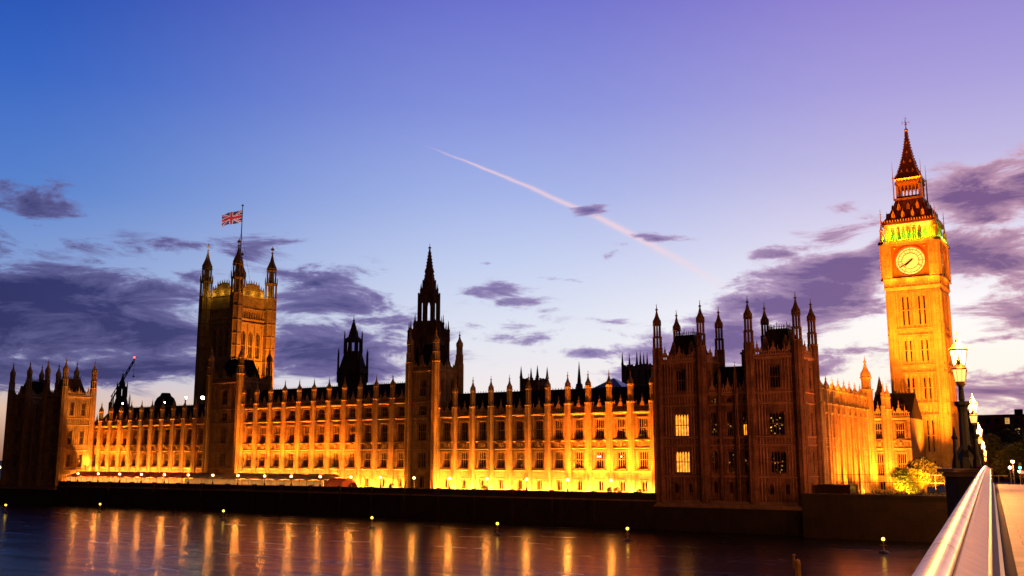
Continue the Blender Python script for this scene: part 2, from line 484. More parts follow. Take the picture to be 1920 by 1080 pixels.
def water_mat():
    m, nt, p = newmat('river_water')
    g = nt.nodes.new('ShaderNodeNewGeometry')
    p.inputs['Base Color'].default_value = (.004, .004, .008, 1)
    p.inputs['IOR'].default_value = 1.45
    p.inputs['Specular IOR Level'].default_value = .5
    # long exposure: the small chop averages into a soft sheen, slow swells stay as bands
    mp = nt.nodes.new('ShaderNodeMapping'); mp.inputs['Rotation'].default_value = (0, 0, R(-33)); mp.inputs['Scale'].default_value = (.05, .30, 1)
    nt.links.new(g.outputs['Position'], mp.inputs[0])
    n = noise(nt, mp.outputs[0], 1.0, 6, .6, .3)
    mp2 = nt.nodes.new('ShaderNodeMapping'); mp2.inputs['Rotation'].default_value = (0, 0, R(-33)); mp2.inputs['Scale'].default_value = (.5, 2.2, 1)
    nt.links.new(g.outputs['Position'], mp2.inputs[0])
    n2 = noise(nt, mp2.outputs[0], 1.0, 3, .6)
    nt.links.new(ramp(nt, n.outputs[0], [(.3, (.17, .17, .17, 1)), (.7, (.29, .29, .29, 1))]), p.inputs['Roughness'])
    h = mth(nt, 'ADD', mth(nt, 'MULTIPLY', n.outputs[0], 1.0), mth(nt, 'MULTIPLY', n2.outputs[0], .09))
    b = nt.nodes.new('ShaderNodeBump'); b.inputs['Strength'].default_value = .11; b.inputs['Distance'].default_value = .5
    nt.links.new(h, b.inputs['Height']); nt.links.new(b.outputs[0], p.inputs['Normal'])
    return m
sheet('water', -3500, 3500, -900, 193.6, WZ, water_mat())
sheet('ground', -4500, 4500, 194.6, 6000, 3.2, M['black_soil'])
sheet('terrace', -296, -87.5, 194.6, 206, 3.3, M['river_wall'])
sheet('east_bank', -3500, 3500, -3000, -899, 3, M['black_soil'])

# river wall: base of the whole front
def river_wall():
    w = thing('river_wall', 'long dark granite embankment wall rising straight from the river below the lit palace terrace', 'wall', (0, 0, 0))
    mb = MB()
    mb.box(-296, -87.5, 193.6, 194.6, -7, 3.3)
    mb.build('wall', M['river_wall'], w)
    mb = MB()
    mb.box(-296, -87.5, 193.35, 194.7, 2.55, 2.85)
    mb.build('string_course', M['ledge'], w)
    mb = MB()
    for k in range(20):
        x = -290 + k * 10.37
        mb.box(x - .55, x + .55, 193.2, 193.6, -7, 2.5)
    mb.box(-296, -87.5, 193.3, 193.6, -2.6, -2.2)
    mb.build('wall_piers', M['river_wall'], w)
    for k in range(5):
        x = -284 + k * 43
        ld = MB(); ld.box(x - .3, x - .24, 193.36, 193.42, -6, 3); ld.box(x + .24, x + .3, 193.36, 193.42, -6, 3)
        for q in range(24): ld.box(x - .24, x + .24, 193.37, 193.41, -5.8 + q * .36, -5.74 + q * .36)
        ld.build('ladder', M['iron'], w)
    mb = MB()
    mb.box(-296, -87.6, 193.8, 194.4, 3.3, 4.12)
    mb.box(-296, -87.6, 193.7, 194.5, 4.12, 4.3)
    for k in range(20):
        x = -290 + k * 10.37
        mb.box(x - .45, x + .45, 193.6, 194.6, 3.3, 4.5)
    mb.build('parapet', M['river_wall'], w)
river_wall()
w2 = thing('embankment_wall', 'dark lower embankment wall between the unlit corner pavilion and the bridge', 'wall')
mb = MB(); mb.box(-57, -19, 190, 191, -7, 4.6); mb.build('wall', M['river_wall'], w2)
mb = MB(); mb.box(-57, -19, 189.8, 191.2, 4.6, 4.9); mb.build('coping', M['river_wall'], w2)
w3 = thing('embankment_wall', 'black river wall running on beyond the far end of the palace', 'wall')
mb = MB(); mb.box(-2500, -325, 193.6, 194.6, -7, 3.6); mb.build('wall', M['river_wall'], w3)
mb = MB(); mb.box(-2500, -325, 193.4, 194.8, 3.6, 4.2); mb.build('coping', M['river_wall'], w3)
w4 = thing('embankment_wall', 'river wall on the far side of the bridge under the dark trees', 'wall')
mb = MB(); mb.box(-8, 2500, 193.6, 194.6, -7, 4.2); mb.build('wall', M['river_wall'], w4)
mb = MB(); mb.box(-8, 2500, 193.4, 194.8, 4.2, 4.6); mb.build('coping', M['river_wall'], w4)

# ------------------------------------------------------------------ palace kit
def wall_storey(mb, x0, x1, z0, z1, th, ops):
    x = x0
    for xa, xb, za, zb in ops:
        mb.box(x, xa, 0, th, z0, z1)
        if za > z0 + .01: mb.box(xa, xb, 0, th, z0, za)
        if zb < z1 - .01: mb.box(xa, xb, 0, th, zb, z1)
        x = xb
    mb.box(x, x1, 0, th, z0, z1)

def window_frame_mb(w, h, lights, transoms=(0.5,), tracery=True):
    mb = MB()
    y0, y1 = .5, .72
    t = .10
    mb.box(-w / 2, -w / 2 + t, y0, y1, 0, h); mb.box(w / 2 - t, w / 2, y0, y1, 0, h)
    mb.box(-w / 2 + t, w / 2 - t, y0, y1, 0, t)
    lw = (w - t) / lights
    for k in range(1, lights):
        x = -w / 2 + t / 2 + k * lw
        mb.box(x - t / 2, x + t / 2, y0, y1, t, h)
    for tr in transoms:
        for k in range(lights):
            xa = -w / 2 + t + k * lw; xb = xa + lw - t
            mb.box(xa, xb, y0 + .02, y1, h * tr - .09, h * tr + .09)
    for k in range(lights):
        xa = -w / 2 + t + k * lw; xb = xa + lw - t
        if tracery:
            mb.arch(xa, xb, h - lw * .9, h, y0 + .03, y1)
        else:
            mb.box(xa, xb, y0, y1, h - t, h)
    return mb

def window(parent, x, z, w, h, lights, y=0.0, rz=0.0, glass='glass', mat='stone_plain', tr=(0.5,), T=None, hood=True):
    """T maps local wall coords to the parent's"""
    p = Vector((x, y, z))
    if T is not None: p = T @ p
    fr = part(('wf', round(w, 2), round(h, 2), lights, tr), lambda: window_frame_mb(w, h, lights, tr), 'window', mat, parent, tuple(p), rz)
    part(('wp', round(w, 2), round(h, 2)), lambda: MB().box(-w / 2, w / 2, .74, .84, 0, h), 'pane', glass, fr)
    if hood:
        def hm():
            m = MB(); m.box(-w / 2 - .18, w / 2 + .18, -.18, -.002, h + .06, h + .24)
            m.box(-w / 2 - .18, -w / 2 - .04, -.14, -.002, h - .5, h + .06); m.box(w / 2 + .04, w / 2 + .18, -.14, -.002, h - .5, h + .06)
            m.box(-w / 2 - .1, w / 2 + .1, -.2, -.002, -.2, -.04)
            return m
        part(('wh', round(w, 2), round(h, 2)), hm, 'hood_mould', mat, fr)
    return fr

def turret_mb(sh, up, tip, r=.8):
    """octagonal buttress turret: shaft to sh, slim stage to up, ogee to tip"""
    mb = MB()
    mb.lathe(0, 0, [(0, r * 1.18), (1.0, r * 1.18), (1.25, r), (sh - .35, r), (sh - .2, r * 1.22), (sh, r * 1.22)])
    r2 = r * .74
    mb.lathe(0, 0, [(sh, r2 * 1.15), (sh + .4, r2), (up - .5, r2), (up - .3, r2 * 1.3), (up, r2 * 1.36), (up + .15, r2 * 1.1)])
    for k in range(8):                      # angle ribs on the lantern
        a = PI / 8 + k * PI / 4
        mb.box(r2 * math.cos(a) - .07, r2 * math.cos(a) + .07, r2 * math.sin(a) - .07, r2 * math.sin(a) + .07, sh + .02, up - .32)
    for k in range(8):                      # angle ribs up the shaft
        a = PI / 8 + k * PI / 4
        mb.box(r * math.cos(a) - .06, r * math.cos(a) + .06, r * math.sin(a) - .06, r * math.sin(a) + .06, 1.3, sh - .36)
    return mb

def cap_mb(h, r):
    mb = MB()
    mb.lathe(0, 0, [(0, r), (h * .10, r * 1.05), (h * .22, r * .85), (h * .38, r * .48), (h * .55, r * .26), (h * .66, r * .16), (h * .68, r * .34), (h * .73, r * .34), (h * .75, r * .12), (h * .86, r * .1), (h * .88, .02)])
    for k in range(8):
        a = PI / 8 + k * PI / 4
        mb.lathe(r * .95 * math.cos(a), r * .95 * math.sin(a), [(-.02, .1), (h * .12, .1), (h * .22, .02)], 4)
    mb.tube((0, 0, h * .87), (0, 0, h), .045, .03, 5)
    mb.tube((-.22, 0, h * .93), (.22, 0, h * .93), .03, .03, 4)
    return mb

def turret(parent, x, y, sh, up, tip, r=.8, mat='stone', capmat=None, z0=0.0, name='buttress_turret'):
    t = part(('tu', sh, up, r), lambda: turret_mb(sh, up, tip, r), name, mat, parent, (x, y, z0))
    part(('cap', round(tip - up, 2), r), lambda: cap_mb(tip - up, r * .8), 'spire_cap', capmat or mat, t, (0, 0, up + .15))
    return t

def relief_mb(kind):
    """carved heraldic panel between storeys"""
    rnd = random.Random(kind)
    mb = MB()
    mb.box(-1.35, 1.35, -.10, -.002, .12, .28)
    mb.extr([(-.42, 1.35), (.42, 1.35), (.42, .75), (0, .32), (-.42, .75)], -.42, -.1)
    mb.lathe(0, -.22, [(1.35, .30), (1.5, .34), (1.62, .2)], 6)
    for s_ in (-1, 1):
        mb.tube((s_ * .5, -.25, .4), (s_ * 1.0, -.25, 1.25), .16, .12, 5)
        mb.tube((s_ * .95, -.25, 1.2), (s_ * .62, -.3, 1.5), .13, .1, 5)
        mb.tube((s_ * .85, -.2, .45), (s_ * 1.25, -.2, .9), .1, .08, 5)
        for k in range(3):
            x = s_ * (1.55 + .16 * k)
            mb.box(x - .04, x + .04, -.12, -.002, .2, 1.6)
    return mb

def flank_mb(z0, z1, xs):
    """blind tracery: narrow ribs and cusped heads beside the windows"""
    mb = MB()
    for x in xs:
        mb.box(x - .06, x + .06, -.16, -.002, z0, z1)
    for a, b in zip(xs[:-1], xs[1:]):
        if b - a < .9:
            for zt in (z1, (z0 + z1) / 2):
                mb.arch(a + .06, b - .06, zt - .6, zt - .02, -.12, -.002, 3)
    return mb

def parapet_mb(L, z, h, bay, pin=True, step=.46):
    mb = MB()
    mb.box(0, L, -.12, .28, z, z + h * .35)
    n = int(L / step)
    for k in range(n):
        x = (k + .5) * L / n
        mb.box(x - .1, x + .1, -.05, .2, z + h * .35, z + h * .8)
    mb.box(0, L, -.08, .24, z + h * .8, z + h * .92)
    for k in range(int(L / .92)):
        x = (k + .5) * .92
        if x < L - .3:
            mb.box(x - .22, x + .22, -.06, .22, z + h * .92, z + h * 1.2)
    if pin:
        nb = int(round(L / bay))
        for k in range(nb):
            x = (k + .5) * bay
            mb.extr([(x - .6, z + h * .9), (x + .6, z + h * .9), (x + .45, z + h * 1.5), (x, z + h * 2.0), (x - .45, z + h * 1.5)], -.14, .3)
            mb.lathe(x, .08, [(z + h * 1.9, .2), (z + h * 2.3, .26), (z + h * 2.5, .1), (z + h * 3.2, .03)], 5)
            for s_ in (-1, 1):
                xx = x + s_ * bay * .28
                mb.lathe(xx, .08, [(z + h * .9, .13), (z + h * 1.7, .11), (z + h * 2.1, .02)], 4)
    return mb

def course_mb(L, z, d=.32, h=.3):
    mb = MB()
    mb.extr([(0, 0), (1, 0)], 0, 0) if False else None
    # moulded string: chamfered profile along x
    pr = [(-.002, z - h * .9), (-d * .5, z - h * .55), (-d, z - h * .2), (-d, z + h * .2), (-d * .35, z + h * .5), (-.002, z + h * .55)]
    vs = [(0, y, zz) for y, zz in pr] + [(L, y, zz) for y, zz in pr]
    n = len(pr)
    mb.add(vs, [tuple(range(n)), tuple(range(n, 2 * n))] + [(k, (k + 1) % n, n + (k + 1) % n, n + k) for k in range(n)])
    return mb

def wing(name, label, loc, rz, nb, bay, storeys, top, ph, tsh, tup, ttip, roofz, depth=14, mat='stone', ground=True, first_t=True, last_t=True,
         glassf=None, th=.95, roof=True, cat='palace wing'):
    root = thing(name, label, cat, loc, rz, None)
    L = nb * bay
    wall = MB()
    for (z0, z1, wz0, wz1, ww, nl) in storeys:
        if ww:
            wall_storey(wall, 0, L, z0, z1, th, [((k + .5) * bay - ww / 2, (k + .5) * bay + ww / 2, wz0, wz1) for k in range(nb)])
        else:
            wall.box(0, L, 0, th, z0, z1)
    wall.box(0, L, th, depth, 0, top)
    wall.build('wall', M[mat], root)
    for (z0, z1, wz0, wz1, ww, nl) in storeys:
        for k in range(nb):
            x = (k + .5) * bay
            if ww:
                g = 'glass' if glassf is None else glassf(k, z0)
                window(root, x, wz0, ww, wz1 - wz0, nl, glass=g, mat='stone_plain' if mat != 'sooty' else 'sooty',
                       tr=(.52,) if nl > 2 else ())
                if nl > 2:
                    e = bay / 2 - .75
                    xs = [-e + .05, -e + .62, -ww / 2 - .28]
                    part(('fl', round(z1 - z0, 2), round(bay, 2), ww), lambda: (lambda m: m)(flank_both(z1 - z0, bay, ww)), 'blind_tracery', mat, root, (x, 0, z0))
            else:
                part(('re', 1), lambda: relief_mb(3), 'carved_panel', mat, root, (x, 0, z0))
    cs = MB()
    for i, (z0, *_r) in enumerate(storeys):
        if i: cs_part = course_mb(L, z0); cs.v, cs.f, cs.fm = merge(cs, cs_part)
    c2 = course_mb(L, top, .5, .5); cs.v, cs.f, cs.fm = merge(cs, c2)
    cs.build('string_courses', M['stone_plain' if mat != 'sooty' else 'sooty'], root)
    parapet_mb(L, top + .27, ph, bay).build('parapet', M[mat], root)
    for k in range(0 if first_t else 1, nb + (1 if last_t else 0)):
        turret(root, k * bay, -.25, tsh, tup, ttip, mat='stone_plain' if mat != 'sooty' else 'sooty')
    if roof:
        rf = MB()
        rf.gable(0, L, 1.2, depth - .5, top + .02, roofz)
        r = rf.build('roof', M['slate'], root)
        cr = MB()
        ym = (1.2 + depth - .5) / 2
        cr.box(0, L, ym - .04, ym + .04, roofz - .05, roofz + .22)
        for k in range(int(L / .8)):
            cr.box(k * .8, k * .8 + .12, ym - .03, ym + .03, roofz + .22, roofz + .6)
        cr.build('ridge_cresting', M['iron'], r)
        dm = MB()
        for k in range(nb):       # little roof vents
            x = (k + .5) * bay + .3
            dm.box(x - .4, x + .4, 3.0, 4.4, roofz - 4.0, roofz - 2.7)
        dm.build('roof_vents', M['slate'], r)
    return root

def flank_both(h, bay, ww):
    e = bay / 2 - .75
    mb = flank_mb(.35, h - .5, [-e + .05, (-e - ww / 2) / 2, -ww / 2 - .26])
    m2 = flank_mb(.35, h - .5, [ww / 2 + .26, (e + ww / 2) / 2, e - .05])
    mb.v, mb.f, mb.fm = merge(mb, m2)
    return mb

def merge(a, b):
    n = len(a.v)
    return a.v + b.v, a.f + [tuple(i + n for i in f) for f in b.f], a.fm + b.fm

# storey tables, z relative to terrace level 3.3
B0 = 3.3
ST3 = [(0, 5.3, .7, 3.1, 1.5, 2), (5.3, 10.4, 5.75, 9.7, 2.3, 4), (10.4, 12.2, 0, 0, 0, 0), (12.2, 18.5, 12.5, 17.1, 2.3, 4)]
ST4 = ST3[:3] + [(12.2, 18.4, 12.5, 17.1, 2.3, 4), (18.4, 22.4, 19.0, 21.6, 2.3, 4)]
bayN = (154.1 - 94.3 + 5.6) / 12
N_X0 = -154.1
wing('palace_wing', 'floodlit river wing with eleven bays between the middle tower and the dark corner pavilion',
     (N_X0 + .0, 206, B0), 0, 12, bayN, ST3, 18.5, 1.2, 20.9, 24.8, 28.2, 24.6,
     glassf=lambda k, z0: 'glints' if (k, round(z0)) in ((10, 12), (9, 5), (4, 5), (2, 5), (7, 5)) else 'glass')
C_X0, C_X1 = -225.6, -163.4
bayC = (C_X1 - C_X0) / 11
wing('palace_wing', 'taller floodlit middle section of the river front with an extra attic row of windows',
     (C_X0, 206, B0), 0, 11, bayC, ST4, 22.5, 1.1, 23.9, 27.2, 30.2, 28.2)
S_X0, S_X1 = -297.5, -241
bayS = 5.28
wing('palace_wing', 'far floodlit river wing behind the red marquee, beside the far corner pavilion',
     (S_X0 - .1, 206, B0), 0, 11, (S_X1 - S_X0 + .1) / 11, ST3, 18.5, 1.2, 20.3, 23.4, 26.4, 24.6)
N_FR = [(0, 3.4, 0.8, 2.8, 1.3, 2), (3.4, 10.4, 4.1, 9.3, 1.9, 4), (10.4, 12.2, 0, 0, 0, 0), (12.2, 17.4, 12.6, 16.4, 1.9, 4)]
wing('palace_wing', 'bright side wing running back from the corner pavilion towards the clock tower',
     (-57.0, 205.0, B0), PI / 2, 8, 4.75, N_FR, 17.4, 1.1, 19.4, 22.4, 25.0, 22.0, depth=12, first_t=True)
wing('palace_link', 'short floodlit link block joining the lit side wing to the clock tower',
     (-57.4, 247.5, B0), 0, 2, 4.7, N_FR, 17.4, 1.2, 19.6, 22.4, 25.6, 23.6, depth=16, first_t=False, last_t=False)

# ------------------------------------------------------------------ lantern-topped corner turret
def lturret_mb(z0, z1, z2, z3, r):
    """solid to z1, open two-stage lantern to z3"""
    mb = MB()
    mb.lathe(0, 0, [(z0, r), (z1 - .3, r), (z1 - .1, r * 1.15), (z1, r * 1.15)])
    for k in range(8):
        a = PI / 8 + k * PI / 4
        c, s_ = r * math.cos(a), r * math.sin(a)
        mb.box(c - .08, c + .08, s_ - .08, s_ + .08, z0 + .1, z1 - .31)
        q = .82
        mb.box(c * q - .13, c * q + .13, s_ * q - .13, s_ * q + .13, z1, z2)
        q = .68
        mb.box(c * q - .11, c * q + .11, s_ * q - .11, s_ * q + .11, z2 + .3, z3)
    mb.lathe(0, 0, [(z2, r * .98), (z2 + .1, r * 1.08), (z2 + .3, r * .9)])
    mb.lathe(0, 0, [(z3, r * .8), (z3 + .12, r * .98), (z3 + .3, r * .86)])
    mb.lathe(0, 0, [(z1, r * .28), (z3, r * .2)], 6)
    return mb

def lturret(parent, x, y, z0, z1, z2, z3, tip, r, mat, name='corner_turret'):
    t = part(('lt', z0, z1, z2, z3, r), lambda: lturret_mb(z0, z1, z2, z3, r), name, mat, parent, (x, y, 0))
    part(('cap', round(tip - z3, 2), r), lambda: cap_mb(tip - z3 - .3, r * .86), 'spire_cap', mat, t, (0, 0, z3 + .3))
    return t

def T_of(loc, rz):
    return Matrix.Translation(loc) @ Matrix.Rotation(rz, 4, 'Z')

def square_tower(root, x0, x1, y0, y1, zb, zt, ztop, mat, wins, north_wins, r=1.25, roof_top=None, zturret=None, roof_name='roof', plain=None):
    """walls with windows on the river (-Y) and north (+X) faces, corner turrets, parapet and steep truncated roof.
    wins: (z0,z1,wz0,wz1,ww,lights,[xfrac..],glass)"""
    W, D = x1 - x0, y1 - y0
    wall = MB()
    for face, L, T in ((wins, W, T_of((x0, y0, 0), 0)), (north_wins, D, T_of((x1, y0, 0), PI / 2))):
        wall.M = T
        for (z0, z1, wz0, wz1, ww, nl, xf, g) in face:
            xa = 0 if face is wins else .95
            xb = L if face is north_wins else L
            ops = [(L * q - ww / 2, L * q + ww / 2, wz0, wz1) for q in xf] if ww else []
            wall_storey(wall, xa, xb, z0, z1, .95, ops)
            for q in xf if ww else []:
                window(root, L * q, wz0, ww, wz1 - wz0, nl, glass=g, mat=mat, T=T, rz=0 if face is wins else PI / 2, tr=(.5,) if nl > 2 else ())
    wall.M = None
    wall.box(x0, x1 - .95, y0 + .95, y1, zb, zt)
    wall.build('tower_wall', M[mat], root)
    cs = MB()
    for T, L, fw in ((T_of((x0, y0, 0), 0), W, wins), (T_of((x1, y0, 0), PI / 2), D, north_wins)):
        for (z0, *_q) in fw[1:]:
            c = course_mb(L, z0, .28, .28); c.v = [tuple(T @ Vector(v)) for v in c.v]; cs.v, cs.f, cs.fm = merge(cs, c)
        c = course_mb(L, zt, .45, .5); c.v = [tuple(T @ Vector(v)) for v in c.v]; cs.v, cs.f, cs.fm = merge(cs, c)
        p = parapet_mb(L, zt + .27, 1.0, L / 3, True); p.v = [tuple(T @ Vector(v)) for v in p.v]; cs.v, cs.f, cs.fm = merge(cs, p)
        # blind panel ribs
        for k in range(int(L / .62)):
            x = (k + .5) * .62
            if x < 1.4 or x > L - 1.4: continue
            for (z0, z1, wz0, wz1, ww, nl, xf, g) in fw:
                if ww and any(abs(x - L * q) < ww / 2 + .3 for q in xf):
                    continue
                b = MB(); b.box(x - .07, x + .07, -.2, -.002, z0 + .3, z1 - .3); b.v = [tuple(T @ Vector(v)) for v in b.v]
                cs.v, cs.f, cs.fm = merge(cs, b)
    for x in (x0, x1):                       # far sides get parapets too
        pass
    cs.build('parapet_and_bands', M['sooty_trim' if mat == 'sooty' else mat], root)
    zt1, zt2, zt3, tip = zturret
    for (x, y) in ((x0, y0), (x1, y0), (x1, y1), (x0, y1)):
        lturret(root, x, y, zb, zt1, zt2, zt3, tip, r, mat)
    if roof_top:
        cx, cy = (x0 + x1) / 2, (y0 + y1) / 2
        a, b = W / 2 - 1.2, D / 2 - 1.2
        rf = MB()
        rf.frus(cx, cy, a, b, a * .55, b * .55, zt + .02, roof_top)
        ro = rf.build(roof_name, M['slate'], root)
        cr = MB()
        a, b = a * .55, b * .55
        for k in range(9):
            t = -1 + 2 * k / 8
            for (xx, yy) in ((cx + a * t, cy - b), (cx + a * t, cy + b), (cx - a, cy + b * t), (cx + a, cy + b * t)):
                cr.box(xx - .05, xx + .05, yy - .05, yy + .05, roof_top - .02, roof_top + (1.3 if k % 4 == 0 else .8))
        cr.box(cx - a, cx + a, cy - b - .04, cy - b + .04, roof_top + .35, roof_top + .45)
        cr.box(cx - a - .04, cx - a + .04, cy - b, cy + b, roof_top + .36, roof_top + .46)
        cr.box(cx + a - .04, cx + a + .04, cy - b, cy + b, roof_top + .36, roof_top + .46)
        cr.build('roof_cresting', M['iron'], ro)
        for s_ in (-1, 1):                    # small dormers with finials
            dmr = MB()
            dmr.extr([(cx + s_ * a - .6, zt + 1.2), (cx + s_ * a + .6, zt + 1.2), (cx + s_ * a + .6, zt + 2.6), (cx + s_ * a, zt + 4.4), (cx + s_ * a - .6, zt + 2.6)], y0 + 1.4, y0 + 2.6)
            dmr.build('dormer', M[mat], ro)

def pavilion(label, X0, X1, mat, lights, lit=None, north_lit=False, name='corner_pavilion', mat_n=None):
    root = thing(name, label, 'pavilion')
    tw = 10.2
    # z here is world z, root at origin
    g = lambda k: lit.get(k, 'glass') if lit else 'glass'
    def towerwins(i):
        return [(2.5, 7.8, 4.4, 6.4, 1.0, 2, (.34, .66), 'glass'),
                (7.8, 14.0, 8.5, 12.8, 3.2, 5, (.5,), g((i, 1))),
                (14.0, 15.6, 0, 0, 0, 0, (), 'glass'),
                (15.6, 22.2, 15.9, 20.4, 3.2, 5, (.5,), g((i, 2))),
                (22.2, 24.3, 0, 0, 0, 0, (), 'glass'),
                (24.3, 31.3, 25.2, 29.6, 2.3, 4, (.5,), 'glass')]
    nw = [(2.5, 7.8, 4.4, 6.4, 1.0, 2, (.5,), 'glass'), (7.8, 14.0, 8.6, 12.7, 1.5, 3, (.3, .7), g(('n', 1))), (14.0, 15.6, 0, 0, 0, 0, (), 'glass'),
          (15.6, 22.2, 15.9, 20.3, 1.5, 3, (.3, .7), g(('n', 2))), (22.2, 24.3, 0, 0, 0, 0, (), 'glass'), (24.3, 31.3, 25.2, 29.4, 1.4, 3, (.3, .7), g(('n', 3)))]
    zt = (34.4, 36.6, 39.2, 44.0)
    square_tower(root, X0 + .4, X0 + tw, 194, 204.5, 2.5, 31.3, 36, mat, towerwins(0), nw, zturret=zt, roof_top=37.2, r=.98)
    square_tower(root, X1 - tw, X1 - .4, 194, 204.5, 2.5, 31.3, 36, mat, towerwins(1), nw, zturret=zt, roof_top=37.2, r=.98)
    # middle range of three bays, set back a little
    xa, xb = X0 + tw, X1 - tw
    L = xb - xa
    T = T_of((xa, 194.9, 0), 0)
    w = MB(); w.M = T
    fr = [(1, 1), (3, 1), (5, 1)]
    for (z0, z1, wz0, wz1, ww, nl) in ((2.5, 7.8, 4.4, 6.6, 1.0, 2), (7.8, 14.0, 8.5, 12.8, 1.35, 3), (14, 15.6, 0, 0, 0, 0), (15.6, 22.2, 15.9, 20.7, 1.35, 3), (22.2, 24.2, 22.6, 23.5, 1.3, 3)):
        ops = [(L * q / 6 - ww / 2, L * q / 6 + ww / 2, wz0, wz1) for q in (1, 3, 5)] if ww else []
        wall_storey(w, 0, L, z0, z1, .95, ops)
        for i, q in enumerate((1, 3, 5) if ww else ()):
            window(root, L * q / 6, wz0, ww, wz1 - wz0, nl, glass=g(('m', i, int(z0))), mat=mat, T=T, tr=(.5,) if nl > 2 and wz1 - wz0 > 2 else (), hood=wz1 - wz0 > 2)
    w.box(0, L, .95, 16, 2.5, 24.2)
    if lit:
        p_ = T @ Vector((L * 5 / 6, 0, 0))
        MB().box(p_.x - .62, p_.x + .62, 195.62, 195.63, 16.0, 18.1).build('lit_window_blind', M['lit'], root)
    w.build('wall', M[mat], root)
    bs = MB()
    for z in (7.8, 14.0, 15.6, 22.2, 24.2):
        c = course_mb(L, z, .3, .3); c.v = [tuple(T @ Vector(v)) for v in c.v]; bs.v, bs.f, bs.fm = merge(bs, c)
    p = parapet_mb(L, 24.4, 1.0, L / 3); p.v = [tuple(T @ Vector(v)) for v in p.v]; bs.v, bs.f, bs.fm = merge(bs, p)
    bs.build('parapet_and_bands', M['sooty_trim' if mat == 'sooty' else mat], root)
    for q in (1, 2):
        turret(root, xa + L * q / 3, 194.7, 25.4 - 2.5, 28.2 - 2.5, 30.6 - 2.5, .36, mat, z0=2.5)
    rb = MB(); rb.gable(xa - .2, xb + .2, 197, 209, 24.22, 30.6); rr = rb.build('roof', M['slate'], root)
    ch = MB(); ch.box(xa + L * .55, xa + L * .72, 202.2, 203.6, 28, 33.0); ch.box(xa + L * .53, xa + L * .74, 202.0, 203.8, 33.0, 33.4)
    for k in range(4): ch.box(xa + L * .555 + k * .42, xa + L * .555 + k * .42 + .3, 202.5, 203.3, 33.4, 34.0)
    ch.build('chimney', M[mat], rr)
    # back body
    bb = MB(); bb.box(X0 + 1, X1 - .5, 204.5, 212, 2.5, 22.0)
    bb.build('rear_wall', M[mat], root)
    # battered granite plinth standing in the river
    pl = MB()
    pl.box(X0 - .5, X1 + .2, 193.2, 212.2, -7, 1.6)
    pl.build('river_plinth', M['river_wall'], root)
    lg = MB()
    lg.add([(X0 - .9, 192.6, 1.6), (X1 + .6, 192.6, 1.6), (X1 + .6, 212.6, 1.6), (X0 - .9, 212.6, 1.6),
            (X0 - .2, 193.4, 2.5), (X1, 193.4, 2.5), (X1, 212, 2.5), (X0 - .2, 212, 2.5)],
           [(0, 3, 2, 1), (4, 5, 6, 7), (0, 1, 5, 4), (1, 2, 6, 5), (2, 3, 7, 6), (3, 0, 4, 7)])
    lg.box(X0 + .1, X1 - .2, 193.7, 194, 2.5, 3.0)
    lg.build('plinth_ledge', M['ledge'], root)
    return root

litN = {(0, 1): 'lit', (0, 2): 'lit', (1, 1): 'glints', (1, 2): 'glints'}
for q in range(3):
    litN[('m', q, 7)] = 'glints'; litN[('m', q, 15)] = 'glints'; litN[('m', q, 22)] = 'glints'
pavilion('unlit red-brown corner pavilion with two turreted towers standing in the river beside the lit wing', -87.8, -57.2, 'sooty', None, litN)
pavilion('far corner pavilion, black towards the river with one orange floodlit side', -326.0, -295.4, 'stone', None, {})

# ------------------------------------------------------------------ twin middle towers
def middle_tower(label, x0, x1, y0, y1, mat='stone'):
    root = thing('palace_tower', label, 'tower')
    wz = [(3.3, 8.6, 3.9, 7.0, 1.8, 2, (.5,), 'glass'), (8.6, 13.7, 9.0, 13.0, 3.0, 5, (.5,), 'glass'), (13.7, 15.5, 0, 0, 0, 0, (), 'glass'),
          (15.5, 21.7, 15.9, 20.4, 3.0, 5, (.5,), 'glass'), (21.7, 25.8, 22.3, 24.9, 3.0, 5, (.5,), 'glass'), (25.8, 33.8, 27.2, 31.6, 2.6, 4, (.5,), 'glass')]
    nw = [(3.3, 25.8, 0, 0, 0, 0, (), 'glass'), (25.8, 33.8, 27.2, 31.8, 1.3, 2, (.3, .7), 'glass')]
    square_tower(root, x0, x1, y0, y1, 3.3, 33.8, 38, mat, wz, nw, zturret=(36.2, 38.4, 40.8, 45.0), roof_top=41.0, r=1.05)
    return root
middle_tower('dark river-front tower with one bright corner turret, standing in front of the central spire', -163.0, -154.5, 205.2, 215.6)
middle_tower('unlit river-front tower whose bright corner turret stands before the flag tower', -239.6, -226.6, 205.2, 216.4)

# ------------------------------------------------------------------ clock tower
def dial_material():
    m, nt, p = newmat('opal_clock_glass')
    tc = nt.nodes.new('ShaderNodeTexCoord')
    n = noise(nt, tc.outputs['Object'], 2.2, 3)
    p.inputs['Base Color'].default_value = (.8, .7, .45, 1)
    p.inputs['Emission Color'].default_value = (1, .68, .16, 1)
    nt.links.new(mth(nt, 'ADD', mth(nt, 'MULTIPLY', n.outputs[0], .5), .42), p.inputs['Emission Strength'])
    return m
M['dial'] = dial_material()
M['dial_bronze'] = plain_mat('dial_bronze', (168, 104, 40), .5, .3, .3, 5)
M['dial_iron'] = plain_mat('dial_ironwork', (70, 36, 10), .5, .2, .2, 4)

